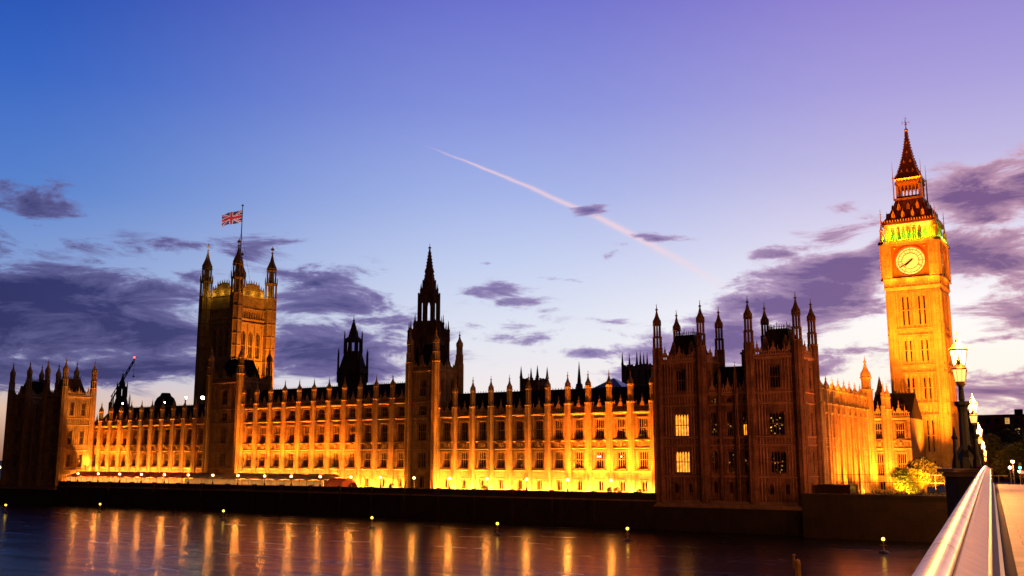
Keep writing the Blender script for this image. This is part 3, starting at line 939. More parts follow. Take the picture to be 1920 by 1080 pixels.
def clock_tower():
    cx, cy, zb = -48.8, 271.9, 5.0
    root = thing('clock_tower', 'tall floodlit clock tower with green-lit belfry and iron spire beside the bridge', 'clock tower', (cx, cy, 0))
    H = 6.15
    stages = [(zb, 12.0), (12.0, 22.0), (22.0, 25.0), (25.0, 32.6), (32.6, 34.5), (34.5, 42.1), (42.1, 43.8), (43.8, 53.4)]
    wall = MB(); orn = MB()
    faces = [T_of((-H, -H, 0), 0), T_of((H, -H, 0), PI / 2), T_of((H, H, 0), PI), T_of((-H, H, 0), -PI / 2)]
    slits = (-2.55, -1.35, 1.35, 2.55)
    for fi, T in enumerate(faces):
        wall.M = T; orn.M = T
        L = 2 * H
        for i, (z0, z1) in enumerate(stages):
            band = (z1 - z0) < 3.5
            if band:
                wall_storey(wall, .9 if fi % 2 else 0, L - (.9 if fi % 2 else 0), z0, z1, .9, [])
            else:
                wz0, wz1 = z0 + (1.0 if z1 - z0 > 7 else 1.6), z1 - 1.3
                wall_storey(wall, .9 if fi % 2 else 0, L - (.9 if fi % 2 else 0), z0, z1, .9, [(H + q - .2, H + q + .2, wz0, wz1) for q in slits])
                for q in (-2.95, -2.2, -1.0, -.33, .33, 1.0, 2.2, 2.95, 3.55, -3.55):
                    orn.box(H + q - .05, H + q + .05, -.16, -.002, z0 + .3, z1 - .25)
                for q in (-3.2, -1.95, -.62, .62, 1.95, 3.2, 3.9, -3.9):
                    orn.box(H + q - .11, H + q + .11, -.34, -.002, z0 + .3, z1 - .25)
                for a, b in ((-3.1, -2.05), (-1.85, -.72), (-.52, .52), (.72, 1.85), (2.05, 3.1)):
                    orn.arch(H + a, H + b, z1 - 1.2, z1 - .3, -.28, -.002, 4)
                    orn.box(H + a, H + b, -.12, -.002, (z0 + z1) / 2 - .12, (z0 + z1) / 2 + .12)
            if band:
                for k in range(9):
                    x = H - 3.9 + (k + .5) * 7.8 / 9
                    orn.arch(x - .36, x + .36, z0 + .35, z1 - .25, -.2, -.002, 3)
                    orn.box(x - .43, x - .36, -.24, -.002, z0 + .25, z1 - .25)
            orn.extr([(-.35, z1 - .18), (L + .35, z1 - .18), (L + .35, z1 + .12), (-.35, z1 + .12)], -.42, -.002)
            if not band or True:
                for k in range(24):
                    x = (k + .5) * L / 24
                    orn.box(x - .09, x + .09, -.36, -.22, z1 + .12, z1 + .38)
        # corner buttresses
        for x in (0, L):
            s_ = 1 if x == 0 else -1
            orn.box(min(x, x + s_ * 1.9), max(x, x + s_ * 1.9), -.45, -.002, zb, 53.2)
            for k in range(3):
                xx = x + s_ * (.3 + .6 * k)
                orn.box(xx - .07, xx + .07, -.6, -.45, zb + .5, 53.0)
    wall.M = orn.M = None
    wall.build('shaft', M['tower_stone'], root)
    orn.build('buttresses_and_bands', M['tower_stone'], root)
    for T, rz in ((faces[0], 0), (faces[1], PI / 2)):
        for (z0, z1) in stages:
            if z1 - z0 < 3.5: continue
            wz0, wz1 = z0 + (1.0 if z1 - z0 > 7 else 1.6), z1 - 1.3
            for q in slits:
                p = T @ Vector((H + q, .5, wz0))
                part(('slit', round(wz1 - wz0, 2)), lambda: MB().box(-.2, .2, 0, .1, 0, wz1 - wz0), 'slit_window', 'glass', root, tuple(p), rz)
    # corbelled window band 53.4 - 56.8, then clock stage to 66.3
    K = 7.0
    cs = MB()
    cs.frus(0, 0, H + .1, H + .1, K, K, 53.4, 54.6)
    cs.box(-K + .25, K - .25, -K + .25, K - .25, 54.6, 56.8)
    for T in (T_of((-K, -K, 0), 0), T_of((K, -K, 0), PI / 2), T_of((K, K, 0), PI), T_of((-K, K, 0), -PI / 2)):
        cs.M = T
        for k in range(9):
            x = 1.6 + k * (2 * K - 3.2) / 8
            cs.box(x - .16, x + .16, -.02, .24, 54.65, 56.5)
            if k < 8: cs.arch(x + .16, x + (2 * K - 3.2) / 8 - .16, 55.7, 56.5, 0, .24, 3)
        cs.extr([(-.3, 56.5), (2 * K + .3, 56.5), (2 * K + .3, 56.85), (-.3, 56.85)], -.3, .26)
        # clock stage: corner piers, recessed square
        for xa, xb in ((0, 2.55), (2 * K - 2.55, 2 * K)):
            cs.box(xa, xb, -.15, .8, 56.85, 66.0)
            for xx in (xa + .25, (xa + xb) / 2, xb - .25):
                cs.box(xx - .12, xx + .12, -.32, -.15, 57.1, 65.8)
            for zz in (59.6, 62.6):
                cs.box(xa + .37, xb - .37, -.24, -.15, zz, zz + .5)
        cs.box(2.55, 2 * K - 2.55, .12, .8, 56.85, 57.0)
        cs.box(2.55, 2 * K - 2.55, .12, .8, 65.5, 66.0)
        cs.extr([(-.5, 66.0), (2 * K + .5, 66.0), (2 * K + .5, 66.45), (-.5, 66.45)], -.5, .9)
    cs.M = None
    cs.box(-K + .8, K - .8, -K + .8, K - .8, 56.8, 66.0)
    cs.build('clock_stage', M['tower_stone'], root)
    cn = MB()
    for T in (T_of((-K, -K, 0), 0), T_of((K, -K, 0), PI / 2), T_of((K, K, 0), PI), T_of((-K, K, 0), -PI / 2)):
        cn.M = T
        for k in range(26):
            x = (k + .5) * 2 * K / 26
            cn.box(x - .13, x + .13, -.42, -.2, 66.46, 66.95)
    cn.M = None
    cn.build('gallery_cresting', M['roof_gold'], root)
    # dials
    for i, (loc, rz) in enumerate((((0, -K + .62, 61.2), 0), ((K - .62, 0, 61.2), PI / 2), ((0, K - .62, 61.2), PI), ((-K + .62, 0, 61.2), -PI / 2))):
        r = 3.72
        d = MB()
        n = 48
        d.add([(r * math.cos(2 * PI * k / n), 0, r * math.sin(2 * PI * k / n)) for k in range(n)] + [(r * math.cos(2 * PI * k / n), .12, r * math.sin(2 * PI * k / n)) for k in range(n)],
              [tuple(range(n)), tuple(range(n, 2 * n))] + [(k, (k + 1) % n, n + (k + 1) % n, n + k) for k in range(n)])
        dial = d.build('dial', M['dial'], root, loc, rz)
        fr = MB()
        def ring(mb, ra, rb, y0, y1, n=64):
            for k in range(n):
                a, b = 2 * PI * k / n, 2 * PI * (k + 1) / n
                mb.extr([(ra * math.cos(a), ra * math.sin(a)), (rb * math.cos(a), rb * math.sin(a)), (rb * math.cos(b), rb * math.sin(b)), (ra * math.cos(b), ra * math.sin(b))], y0, y1)
        ring(fr, 3.72, 4.02, -.3, .1)
        # spandrels: square with round hole, carved
        for k in range(32):
            a, b = 2 * PI * k / 32, 2 * PI * (k + 1) / 32
            def sq(t, s=4.36):
                c, q = math.cos(t), math.sin(t)
                m = max(abs(c), abs(q)); return (c / m * s, q / m * s)
            fr.extr([(4.02 * math.cos(a), 4.02 * math.sin(a)), sq(a), sq(b), (4.02 * math.cos(b), 4.02 * math.sin(b))], -.1, .1)
        fr.build('dial_surround', M['dial_bronze'], dial)
        gb = MB()
        for a_, b_, c_, d_ in ((-4.4, 4.4, 4.28, 4.44), (-4.4, 4.4, -4.44, -4.28), (-4.44, -4.28, -4.28, 4.28), (4.28, 4.44, -4.28, 4.28)): gb.box(a_, b_, -.2, -.1, c_, d_)
        ring(gb, 3.78, 3.98, -.36, -.302)
        for sx in (-1, 1):
            for sz in (-1, 1): gb.lathe(sx * 3.6, -.15, [(sz * 3.6 - .3, .1), (sz * 3.6, .34), (sz * 3.6 + .3, .1)], 8)
        gb.build('dial_gilding', M['roof_gold'], dial)
        ir = MB()
        ring(ir, 3.52, 3.68, -.08, -.002); ring(ir, 2.9, 3.02, -.06, -.002); ring(ir, 1.98, 2.12, -.08, -.002)
        for k in range(60):
            a = 2 * PI * k / 60
            ir.tube((3.0 * math.cos(a), -.04, 3.0 * math.sin(a)), (3.56 * math.cos(a), -.04, 3.56 * math.sin(a)), .025 if k % 5 else .07, None, 4)
        for k in range(12):
            a = 2 * PI * (k + .5) / 12
            ir.tube((2.05 * math.cos(a), -.04, 2.05 * math.sin(a)), (3.0 * math.cos(a), -.04, 3.0 * math.sin(a)), .05, None, 4)
            a = 2 * PI * k / 12
            ir.tube((.5 * math.cos(a), -.04, .5 * math.sin(a)), (2.0 * math.cos(a), -.04, 2.0 * math.sin(a)), .022, None, 4)
        ir.build('ironwork', M['dial_iron'], dial)
        nm = MB()
        rom = ['XII', 'I', 'II', 'III', 'IIII', 'V', 'VI', 'VII', 'VIII', 'IX', 'X', 'XI']
        for k, s_ in enumerate(rom):
            a = PI / 2 - 2 * PI * k / 12
            wd = {'I': .14, 'V': .34, 'X': .34}
            tot = sum(wd[c] for c in s_); x = -tot / 2
            er = Vector((math.cos(a), 0, math.sin(a))); et = Vector((math.sin(a), 0, -math.cos(a)))
            def P(u, v): return tuple(er * v + et * u + Vector((0, -.05, 0)))
            for c in s_:
                w_ = wd[c]; xa, xb = x + .03, x + w_ - .03; xm = (xa + xb) / 2
                if c == 'I': nm.tube(P(xm, 2.18), P(xm, 2.82), .04, None, 4)
                if c == 'V': nm.tube(P(xm, 2.18), P(xa, 2.82), .04, None, 4); nm.tube(P(xm, 2.18), P(xb, 2.82), .03, None, 4)
                if c == 'X': nm.tube(P(xa, 2.18), P(xb, 2.82), .03, None, 4); nm.tube(P(xb, 2.18), P(xa, 2.82), .04, None, 4)
                x += w_
        nm.build('numerals', M['dial_iron'], dial)
        for nme, ang, ln, tail, ww in (('minute_hand', 239, 3.45, .9, .11), ('hour_hand', 229.5, 2.05, .7, .22)):
            a = PI / 2 - R(ang)
            e = (math.cos(a), math.sin(a)); q = (-e[1], e[0])
            hd = MB()
            y = -.16 if nme == 'hour_hand' else -.26
            pts = [(-tail, ww * .9), (-tail, -ww * .9), (0, -ww * 1.2), (ln * .8, -ww * .8), (ln, 0), (ln * .8, ww * .8), (0, ww * 1.2)]
            hd.extr([(e[0] * u + q[0] * v, e[1] * u + q[1] * v) for u, v in pts], y, y + .06)
            hd.build(nme, M['iron'], dial)
    # belfry
    bf = MB()
    Bf = 6.0
    bf.box(-Bf + 1.6, Bf - 1.6, -Bf + 1.6, Bf - 1.6, 66.45, 71.2)
    for T in (T_of((-Bf, -Bf, 0), 0), T_of((Bf, -Bf, 0), PI / 2), T_of((Bf, Bf, 0), PI), T_of((-Bf, Bf, 0), -PI / 2)):
        bf.M = T
        L = 2 * Bf
        bf.box(0, 1.5, -.05, 1.0, 66.45, 71.2)
        bf.box(L - 1.5, L, -.05, 1.0, 66.45, 71.2)
        w_ = (L - 3.0) / 7
        for k in range(8):
            x = 1.5 + k * w_
            bf.box(x - .13, x + .13, 0, .7, 66.45, 71.2)
            if k < 7: bf.arch(x + .13, x + w_ - .13, 69.6, 70.9, .1, .5, 5)
        bf.box(1.5, L - 1.5, .05, .6, 70.9, 71.2)
        bf.box(1.5, L - 1.5, .1, .3, 66.45, 67.3)
    bf.M = None
    bf.build('belfry', M['tower_stone'], root)
    # roof, lantern, spire
    rf = MB()
    rf.frus(0, 0, 6.7, 6.7, 6.5, 6.5, 71.2, 71.9)
    prof = [(71.9, 6.4), (73.2, 5.5), (75.0, 4.5), (76.8, 3.75), (78.2, 3.3)]
    for (za, a), (zb_, b) in zip(prof[:-1], prof[1:]): rf.frus(0, 0, a, a, b, b, za, zb_)
    rf_o = rf.build('lower_roof', M['roof_iron'], root)
    dm = MB()
    for T in (0, PI / 2, PI, -PI / 2):
        dm.M = Matrix.Rotation(T, 4, 'Z')
        for zz, yy, xs in ((73.0, -5.75, (-3.6, -1.2, 1.2, 3.6)), (75.3, -4.5, (-2.3, 0, 2.3))):
            for x in xs:
                dm.extr([(x - .42, zz), (x + .42, zz), (x + .42, zz + 1.0), (x, zz + 1.9), (x - .42, zz + 1.0)], yy, yy + 1.4)
                dm.lathe(x, yy + .2, [(zz + 1.8, .08), (zz + 2.5, .02)], 4)
        for k in range(20):
            x = -6.3 + k * 12.6 / 19
            dm.box(x - .1, x + .1, -6.68, -6.5, 71.9, 72.4)
    dm.M = None
    dm.build('gilded_dormers', M['roof_gold'], rf_o)
    ln = MB()
    ln.frus(0, 0, 3.5, 3.5, 3.5, 3.5, 78.2, 78.7)
    for T in (0, PI / 2, PI, -PI / 2):
        ln.M = Matrix.Rotation(T, 4, 'Z')
        for k in range(7):
            x = -2.75 + k * 5.5 / 6
            ln.box(x - (.28 if k in (0, 6) else .13), x + (.28 if k in (0, 6) else .13), -2.95, -2.5, 78.7, 82.3)
            if k < 6: ln.arch(x + .15, x + 5.5 / 6 - .15, 81.2, 82.3, -2.9, -2.6, 4)
        ln.box(-3.0, 3.0, -3.0, -2.5, 82.3, 83.4)
        for k in range(7):
            x = -2.6 + k * 5.2 / 6
            ln.lathe(x, -3.05, [(82.6, .3), (83.2, .34), (83.25, .1)], 6)
        ln.box(-2.75, 2.75, -2.9, -2.75, 78.7, 79.3)
    ln.M = None
    ln.frus(0, 0, 2.9, 2.9, 3.35, 3.35, 83.41, 84.0)
    ln.build('lantern_stage', M['roof_gold'], root)
    spr = MB()
    prof = [(84.0, 3.3), (85.4, 2.55), (87.5, 1.95), (90, 1.35), (93, .8), (96.0, .36), (97.6, .2)]
    for (za, a), (zb_, b) in zip(prof[:-1], prof[1:]): spr.frus(0, 0, a, a, b, b, za, zb_)
    so = spr.build('spire', M['roof_iron'], root)
    sg = MB()
    for T in (0, PI / 2, PI, -PI / 2):
        sg.M = Matrix.Rotation(T, 4, 'Z')
        for zz, yy, xs in ((85.9, -2.55, (-1.4, 0, 1.4)), (88.6, -1.8, (-.8, .8)), (91.3, -1.18, (0,)), (94.0, -.72, (0,))):
            for x in xs:
                sg.extr([(x - .3, zz), (x + .3, zz), (x, zz + .8)], yy, yy + .6)
        for (za, a), (zb_, b) in zip(prof[:-1], prof[1:]):       # crocketed hips
            for k in range(4):
                t = k / 4
                a_ = a + (b - a) * t; zz = za + (zb_ - za) * t
                sg.box(a_ - .08, a_ + .14, a_ - .08, a_ + .14, zz, zz + .28)
    sg.M = None
    sg.build('gilded_crockets', M['roof_gold'], so)
    fn = MB()
    fn.lathe(0, 0, [(97.5, .2), (97.8, .5), (98.1, .5), (98.4, .15), (99.3, .1), (99.35, .3), (99.6, .3), (99.65, .08), (101.8, .03)], 8)
    fn.tube((-.9, 0, 100.0), (.9, 0, 100.0), .05, None, 4); fn.tube((0, -.9, 100.0), (0, .9, 100.0), .05, None, 4)
    for x in (-.9, .9): fn.tube((x, 0, 99.6), (x, 0, 100.5), .05, None, 4)
    for y in (-.9, .9): fn.tube((0, y, 99.6), (0, y, 100.5), .05, None, 4)
    fn.tube((-.4, 0, 101.1), (.4, 0, 101.1), .05, None, 4)
    fn.build('finial', M['roof_gold'], root)
    for (x, y) in ((-6.6, -6.6), (6.6, -6.6), (6.6, 6.6), (-6.6, 6.6)):
        part('clk_pin', lambda: MB().lathe(0, 0, [(66.5, .5), (69.5, .42), (69.8, .55), (70.2, .3), (71.5, .12), (75.6, .05)], 8).tube((-.5, 0, 74.2), (.5, 0, 74.2), .05, None, 4).tube((0, -.5, 74.2), (0, .5, 74.2), .05, None, 4), 'corner_pinnacle', 'roof_gold', root, (x, y, 0))
    for (x, y) in ((-3.5, -3.5), (3.5, -3.5), (3.5, 3.5), (-3.5, 3.5)):
        part('clk_rod', lambda: MB().lathe(0, 0, [(78.2, .2), (83.8, .14), (84.2, .22), (84.6, .08), (88.6, .03)], 6), 'corner_pinnacle', 'roof_gold', root, (x, y, 0))
    # belfry light: green-yellow lamps on the gallery and inside
    for (x, y) in ((-4.2, -7.6), (-1.4, -7.6), (1.4, -7.6), (4.2, -7.6), (7.6, -3.5), (7.6, 0), (7.6, 3.5)):
        point('belfry_lamp', (cx + x, cy + y, 67.6), 900, (.42, 1, .015), .15)
    for (x, y) in ((-3.6, -5.2), (0, -5.2), (3.6, -5.2), (5.2, 0), (5.2, 3.6), (5.2, -3.6)):
        point('belfry_lamp', (cx + x, cy + y, 68), 110, (.12, 1, .06), .15)
    for (x, y) in ((0, 0),):
        point('lantern_lamp', (cx, cy, 79.4), 120, (1, .5, .1), .3)
clock_tower()

# ------------------------------------------------------------------ flag tower
def flag_tower():
    cx, cy, zb = -325.6, 291.6, 4.0
    root = thing('flag_tower', 'huge square gothic tower with four crowned corner turrets and a flagpole', 'tower', (cx, cy, 0))
    H = 8.6
    mat = 'stone'
    stages = [(zb, 34, 12, 30, 2.6), (34, 45.5, 37, 43.5, 1.6), (45.5, 51.5, 46.8, 50.2, 1.0), (51.5, 67.5, 53.0, 64.5, 2.3), (67.5, 69.2, 0, 0, 0), (69.2, 73.5, 69.7, 72.6, .7), (73.5, 79.0, 0, 0, 0)]
    wall = MB(); orn = MB(); gl = MB()
    for T in (T_of((-H, -H, 0), 0), T_of((H, -H, 0), PI / 2), T_of((H, H, 0), PI), T_of((-H, H, 0), -PI / 2)):
        wall.M = orn.M = T
        L = 2 * H
        rz = {0: 0}.get(0)
        for (z0, z1, a, b, ww) in stages:
            if not ww:
                wall.box(0, L, 0, 1.3, z0, z1)
            else:
                n = 9 if ww < .8 else (6 if ww == 1.0 else 3)
                span = 12.0
                xs = [H - span / 2 + (k + .5) * span / n for k in range(n)]
                wall_storey(wall, 0, L, z0, z1, 1.3, [(x - ww / 2, x + ww / 2, a, b) for x in xs])
                for x in xs:
                    orn.arch(x - ww / 2, x + ww / 2, b - ww * .8, b, .05, .6, 6)
                    if ww > 1.2:
                        orn.box(x - .09, x + .09, .5, .8, a, b); orn.box(x - ww / 2, x - .09, .5, .8, a + (b - a) * .42, a + (b - a) * .42 + .35); orn.box(x + .09, x + ww / 2, .5, .8, a + (b - a) * .42, a + (b - a) * .42 + .35)
                for k in range(n + 1):
                    x = H - span / 2 + k * span / n
                    orn.box(x - .16, x + .16, -.3, -.002, z0 + .3, z1 - .3)
            orn.extr([(-.2, z1 - .25), (L + .2, z1 - .25), (L + .2, z1 + .15), (-.2, z1 + .15)], -.45, -.002)
        for zz in (47, 52, 55.5, 59, 62.5, 66, 74.6, 76.2):                 # masonry ledges
            orn.box(2.2, 2.6, -.2, -.002, zz, zz + .25); orn.box(L - 2.6, L - 2.2, -.2, -.002, zz, zz + .25)
        for k in range(22):                                                  # niches under the parapet
            x = 2.4 + k * (L - 4.8) / 21
            orn.box(x - .12, x + .12, -.2, -.002, 73.8, 78.6)
        # crown: stepped open battlement
        for k in range(19):
            x = 2.4 + k * (L - 4.8) / 18
            hh = 83.4 - abs(k - 9) * .12 + (1.6 if 4 <= k <= 14 else 0) * .8
            orn.box(x - .17, x + .17, -.1, .35, 79.15, hh)
            if k % 2 == 0: orn.lathe(x, .12, [(hh, .22), (hh + .6, .2), (hh + 1.5, .03)], 4)
            if k < 18:
                orn.box(x + .17, x + (L - 4.8) / 18 - .17, -.02, .28, 79.15, 80.0)
                orn.box(x + .17, x + (L - 4.8) / 18 - .17, -.02, .28, hh - 1.1, hh - .6)
                orn.box(x + .17, x + (L - 4.8) / 18 - .17, -.02, .28, 81.2, 81.5)
    wall.M = orn.M = None
    wall.build('wall', M[mat], root)
    orn.build('tracery_and_crown', M[mat], root)
    core = MB(); core.box(-H + 1.3, H - 1.3, -H + 1.3, H - 1.3, zb, 79.0); core.build('window_glass', M['glass'], root)
    rf = MB(); rf.frus(0, 0, H - 2.2, H - 2.2, 1.2, 1.2, 79.0, 84.2); rf.build('roof', M['slate'], root)
    hs = 9.5
    for (x, y) in ((-hs, -hs), (hs, -hs), (hs, hs), (-hs, hs)):
        def tm():
            m = MB()
            r = 2.55
            m.lathe(0, 0, [(zb, r), (78.6, r), (78.8, r * 1.1), (79.3, r * 1.1)])
            for k in range(8):
                a = PI / 8 + k * PI / 4
                c, s_ = r * math.cos(a), r * math.sin(a)
                m.box(c - .16, c + .16, s_ - .16, s_ + .16, zb + 2, 78.5)
                m.box(c * .9 - .28, c * .9 + .28, s_ * .9 - .28, s_ * .9 + .28, 79.3, 85.2)
                m.lathe(c * 1.05, s_ * 1.05, [(85.2, .22), (87.2, .2), (88.6, .03)], 4)
                m.box(c * .72 - .22, c * .72 + .22, s_ * .72 - .22, s_ * .72 + .22, 86.0, 91.0)
            for zz in (12, 20, 28, 34, 41, 45.5, 51.5, 57, 62, 67.5, 73.5):
                m.lathe(0, 0, [(zz, r * 1.0), (zz + .1, r * 1.1), (zz + .4, r * 1.1), (zz + .5, r * 1.0)])
            m.lathe(0, 0, [(85.2, r * .95), (85.5, r * 1.12), (86.0, r * .95)])
            m.lathe(0, 0, [(91.0, r * .85), (91.3, r * .95), (91.6, r * .85), (92.4, r * .9), (94.0, r * .62), (95.5, r * .38), (97.5, r * .2), (99.0, .25), (99.1, .55), (99.5, .55), (99.6, .15)])
            m.lathe(0, 0, [(79.3, .7), (91, .5)], 6)
            m.lathe(0, 0, [(99.5, .1), (100.4, .1), (100.6, .75), (101.3, .8), (101.5, .25), (102.4, .04)], 8)
            return m
        part('vt_turret', tm, 'corner_turret', mat, root, (x, y, 0))
    fp = MB(); fp.tube((0, 0, 84.0), (0, 0, 119.6), .32, .16, 8); fp.lathe(0, 0, [(119.5, .15), (119.8, .5), (120.2, .5), (120.4, .1)], 8)
    for a in range(4):
        fp.tube((0, 0, 108), (6 * math.cos(PI / 4 + a * PI / 2), 6 * math.sin(PI / 4 + a * PI / 2), 80), .04, None, 4)
    fp.build('flagpole', M['iron'], root)
    # union flag, flying towards the south-east
    FW, FH = 9.6, 5.4
    nx, ny = 64, 36
    fl = MB()
    d = Vector((-.93, -.37, 0)).normalized(); nrm = Vector((d.y, -d.x, 0))
    vs = []
    for j in range(ny + 1):
        for i in range(nx + 1):
            u, v = i / nx, j / ny
            wv = .55 * math.sin(u * 7.5 + v * 1.2) * u ** .6 + .15 * math.sin(u * 16 + 2 * v)
            p = d * (u * FW * .98) + nrm * wv
            vs.append((p.x, p.y, 112.6 + v * FH - 1.9 * u ** 1.3 - .2 * math.sin(u * 6)))
    fs, fm = [], []
    for j in range(ny):
        for i in range(nx):
            fs.append((j * (nx + 1) + i, j * (nx + 1) + i + 1, (j + 1) * (nx + 1) + i + 1, (j + 1) * (nx + 1) + i))
            x = ((i + .5) / nx - .5) * 2; y = ((j + .5) / ny - .5)
            X, Y = (i + .5) / nx * 60 - 30, (j + .5) / ny * 30 - 15
            cd = 0
            if abs(X) < 3 or abs(Y) < 3: cd = 1
            elif abs(X) < 5 or abs(Y) < 5: cd = 2
            else:
                for sg in (1, -1):
                    dd = (Y - sg * X / 2) / math.sqrt(1.25)
                    side = -1 if X < 0 else 1
                    if abs(dd) < 3 and cd == 0: cd = 2
                    off = dd * side * -1
                    if 0 < off < 2: cd = 1
            fm.append(cd)
    fl.v, fl.f, fl.fm = vs, fs, fm
    cl = [plain_mat('flag_' + n, c, .8, 0, .05, 1, 0) for n, c in (('blue', (56, 62, 110)), ('red', (200, 52, 64)), ('white', (216, 200, 214)))]
    fo = fl.build('flag', cl, root, (-.3, 0, 0), 0, True)
flag_tower()

# ------------------------------------------------------------------ central spire
def central_spire():
    root = thing('central_tower', 'tall slender octagonal stone lantern and needle spire rising behind the river front', 'tower', (-197.8, 258.5, 0))
    def ring(mb, r, z0, z1, n=8, pw=.6, fill=.62, rot=PI / 8):
        for k in range(n):
            a = rot + 2 * PI * k / n
            mb.lathe(r * math.cos(a), r * math.sin(a), [(z0, pw), (z1, pw * .9)], 6)
        return mb
    def oct_windows(mb, r, z0, z1):
        """octagon stage with tall open lights"""
        for k in range(8):
            a = PI / 8 + k * PI / 4
            b = a + PI / 4
            p, q = Vector((r * math.cos(a), r * math.sin(a), 0)), Vector((r * math.cos(b), r * math.sin(b), 0))
            L = (q - p).length
            mb.M = T_of(tuple(p), math.atan2(q.y - p.y, q.x - p.x))
            w = L * .30
            wall_storey(mb, 0, L, z0, z1, .5, [(L * .5 - w / 2, L * .5 + w / 2, z0 + (z1 - z0) * .12, z0 + (z1 - z0) * .86)])
            mb.arch(L * .5 - w / 2, L * .5 + w / 2, z0 + (z1 - z0) * .70, z0 + (z1 - z0) * .86, .1, .4, 4)
            mb.box(L * .2 - .08, L * .2 + .08, -.15, -.002, z0, z1); mb.box(L * .8 - .08, L * .8 + .08, -.15, -.002, z0, z1)
        mb.M = None
    a = MB(); oct_windows(a, 6.5, 33, 49.5); a.lathe(0, 0, [(5, 6.4), (33, 6.4)])
    a.lathe(0, 0, [(49.5, 6.5), (50.2, 6.8), (50.6, 5.6), (53.0, 4.6), (54.5, 4.1)])
    ring(a, 6.6, 20, 51.5, pw=.6)
    lo = a.build('lower_lantern', M['sooty'], root)
    g = MB(); g.lathe(0, 0, [(33, 5.2), (49, 5.2)]); g.build('lantern_glass', M['glass'], lo)
    b = MB(); oct_windows(b, 3.6, 54.5, 64.0); ring(b, 3.7, 54, 65.0, pw=.34); b.lathe(0, 0, [(64.0, 3.6), (64.5, 3.85), (65.0, 2.8), (66.5, 2.4), (69.2, 2.0)])
    ring(b, 2.2, 64.6, 69.4, pw=.28)
    b.build('upper_lantern', M['sooty'], root, (0, 0, 0), R(-7.6))
    s = MB(); s.lathe(0, 0, [(69.2, 1.9), (72.3, 1.4), (72.4, 1.65), (72.8, 1.65), (72.9, 1.3), (78.5, .5), (80.2, .22), (80.3, .5), (80.7, .5), (80.8, .12), (82.0, .04)])
    for k in range(8):
        an = PI / 8 + k * PI / 4
        for t in range(9):
            z = 69.8 + t * 1.1; r = 1.9 - (z - 69.2) * .15
            s.box(r * math.cos(an) - .1, r * math.cos(an) + .1, r * math.sin(an) - .1, r * math.sin(an) + .1, z, z + .3)
    s.build('spire', M['sooty'], root)
    for k in range(8):
        an = PI / 8 + k * PI / 4
        part('ct_pin', lambda: MB().lathe(0, 0, [(0, .62), (3.2, .5), (3.5, .65), (4.2, .3), (6.8, .05)], 6), 'pinnacle', 'sooty', root, (6.65 * math.cos(an), 6.65 * math.sin(an), 49.0))
        part('ct_pin2', lambda: MB().lathe(0, 0, [(0, .5), (3.0, .4), (3.3, .5), (4.0, .22), (6.4, .04)], 6), 'pinnacle', 'sooty', root, (4.9 * math.cos(an), 4.9 * math.sin(an), 51.6))
        part('ct_pin3', lambda: MB().lathe(0, 0, [(0, .3), (1.6, .25), (1.8, .34), (2.2, .15), (3.8, .03)], 6), 'pinnacle', 'sooty', root, (2.9 * math.cos(an), 2.9 * math.sin(an), 64.6))
        fb = part('ct_fly', lambda: MB().add([(3.7, -.2, 50), (6.5, -.2, 50), (6.5, -.2, 51.4), (3.7, -.2, 56.5), (3.7, .2, 50), (6.5, .2, 50), (6.5, .2, 51.4), (3.7, .2, 56.5)],
                  [(0, 1, 2, 3), (4, 7, 6, 5), (0, 4, 5, 1), (1, 5, 6, 2), (2, 6, 7, 3), (3, 7, 4, 0)]), 'flying_buttress', 'sooty', root, (0, 0, 0), an)
central_spire()

# ------------------------------------------------------------------ other silhouettes behind
def vent_turret(label, X, Y, k, z0, tip, w0, mat='sooty'):
    root = thing('spired_turret', label, 'turret', (X, Y, 0))
    H = tip - z0
    a = MB()
    a.lathe(0, 0, [(4, w0 * 1.02), (z0 + H * .10, w0), (z0 + H * .12, w0 * 1.1), (z0 + H * .16, w0 * 1.1), (z0 + H * .20, w0 * .95), (z0 + H * .42, w0 * .62)])
    a.build('base', M[mat], root)
    b = MB()
    for i in range(8):
        an = PI / 8 + i * PI / 4
        r = w0 * .54
        b.lathe(r * math.cos(an), r * math.sin(an), [(z0 + H * .42, w0 * .11), (z0 + H * .60, w0 * .1)], 6)
    b.lathe(0, 0, [(z0 + H * .42, w0 * .62), (z0 + H * .45, w0 * .6)])
    b.lathe(0, 0, [(z0 + H * .60, w0 * .66), (z0 + H * .62, w0 * .66), (z0 + H * .66, w0 * .42)])
    b.build('open_lantern', M[mat], root)
    c = MB()
    c.lathe(0, 0, [(z0 + H * .64, w0 * .40), (z0 + H * .72, w0 * .30), (z0 + H * .86, w0 * .12), (z0 + H * .90, w0 * .05), (z0 + H * .91, w0 * .09), (z0 + H * .93, w0 * .03), (tip, .04)])
    c.build('spire', M[mat], root)
    d = MB()
    for i in range(8):
        an = PI / 8 + i * PI / 4
        r = w0 * 1.02
        d.lathe(r * math.cos(an), r * math.sin(an), [(z0, w0 * .07), (z0 + H * .40, w0 * .05), (z0 + H * .50, .03)], 5)
        r = w0 * .62
        d.lathe(r * math.cos(an), r * math.sin(an), [(z0 + H * .42, w0 * .05), (z0 + H * .68, w0 * .04), (z0 + H * .76, .03)], 5)
    d.build('pinnacles', M[mat], root)
    return root
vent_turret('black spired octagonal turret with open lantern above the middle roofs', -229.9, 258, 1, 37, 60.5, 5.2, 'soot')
vent_turret('small black spired turret behind the far lit wing, beside the crane', -357.0, 260, 1, 28, 47.5, 3.4, 'soot')
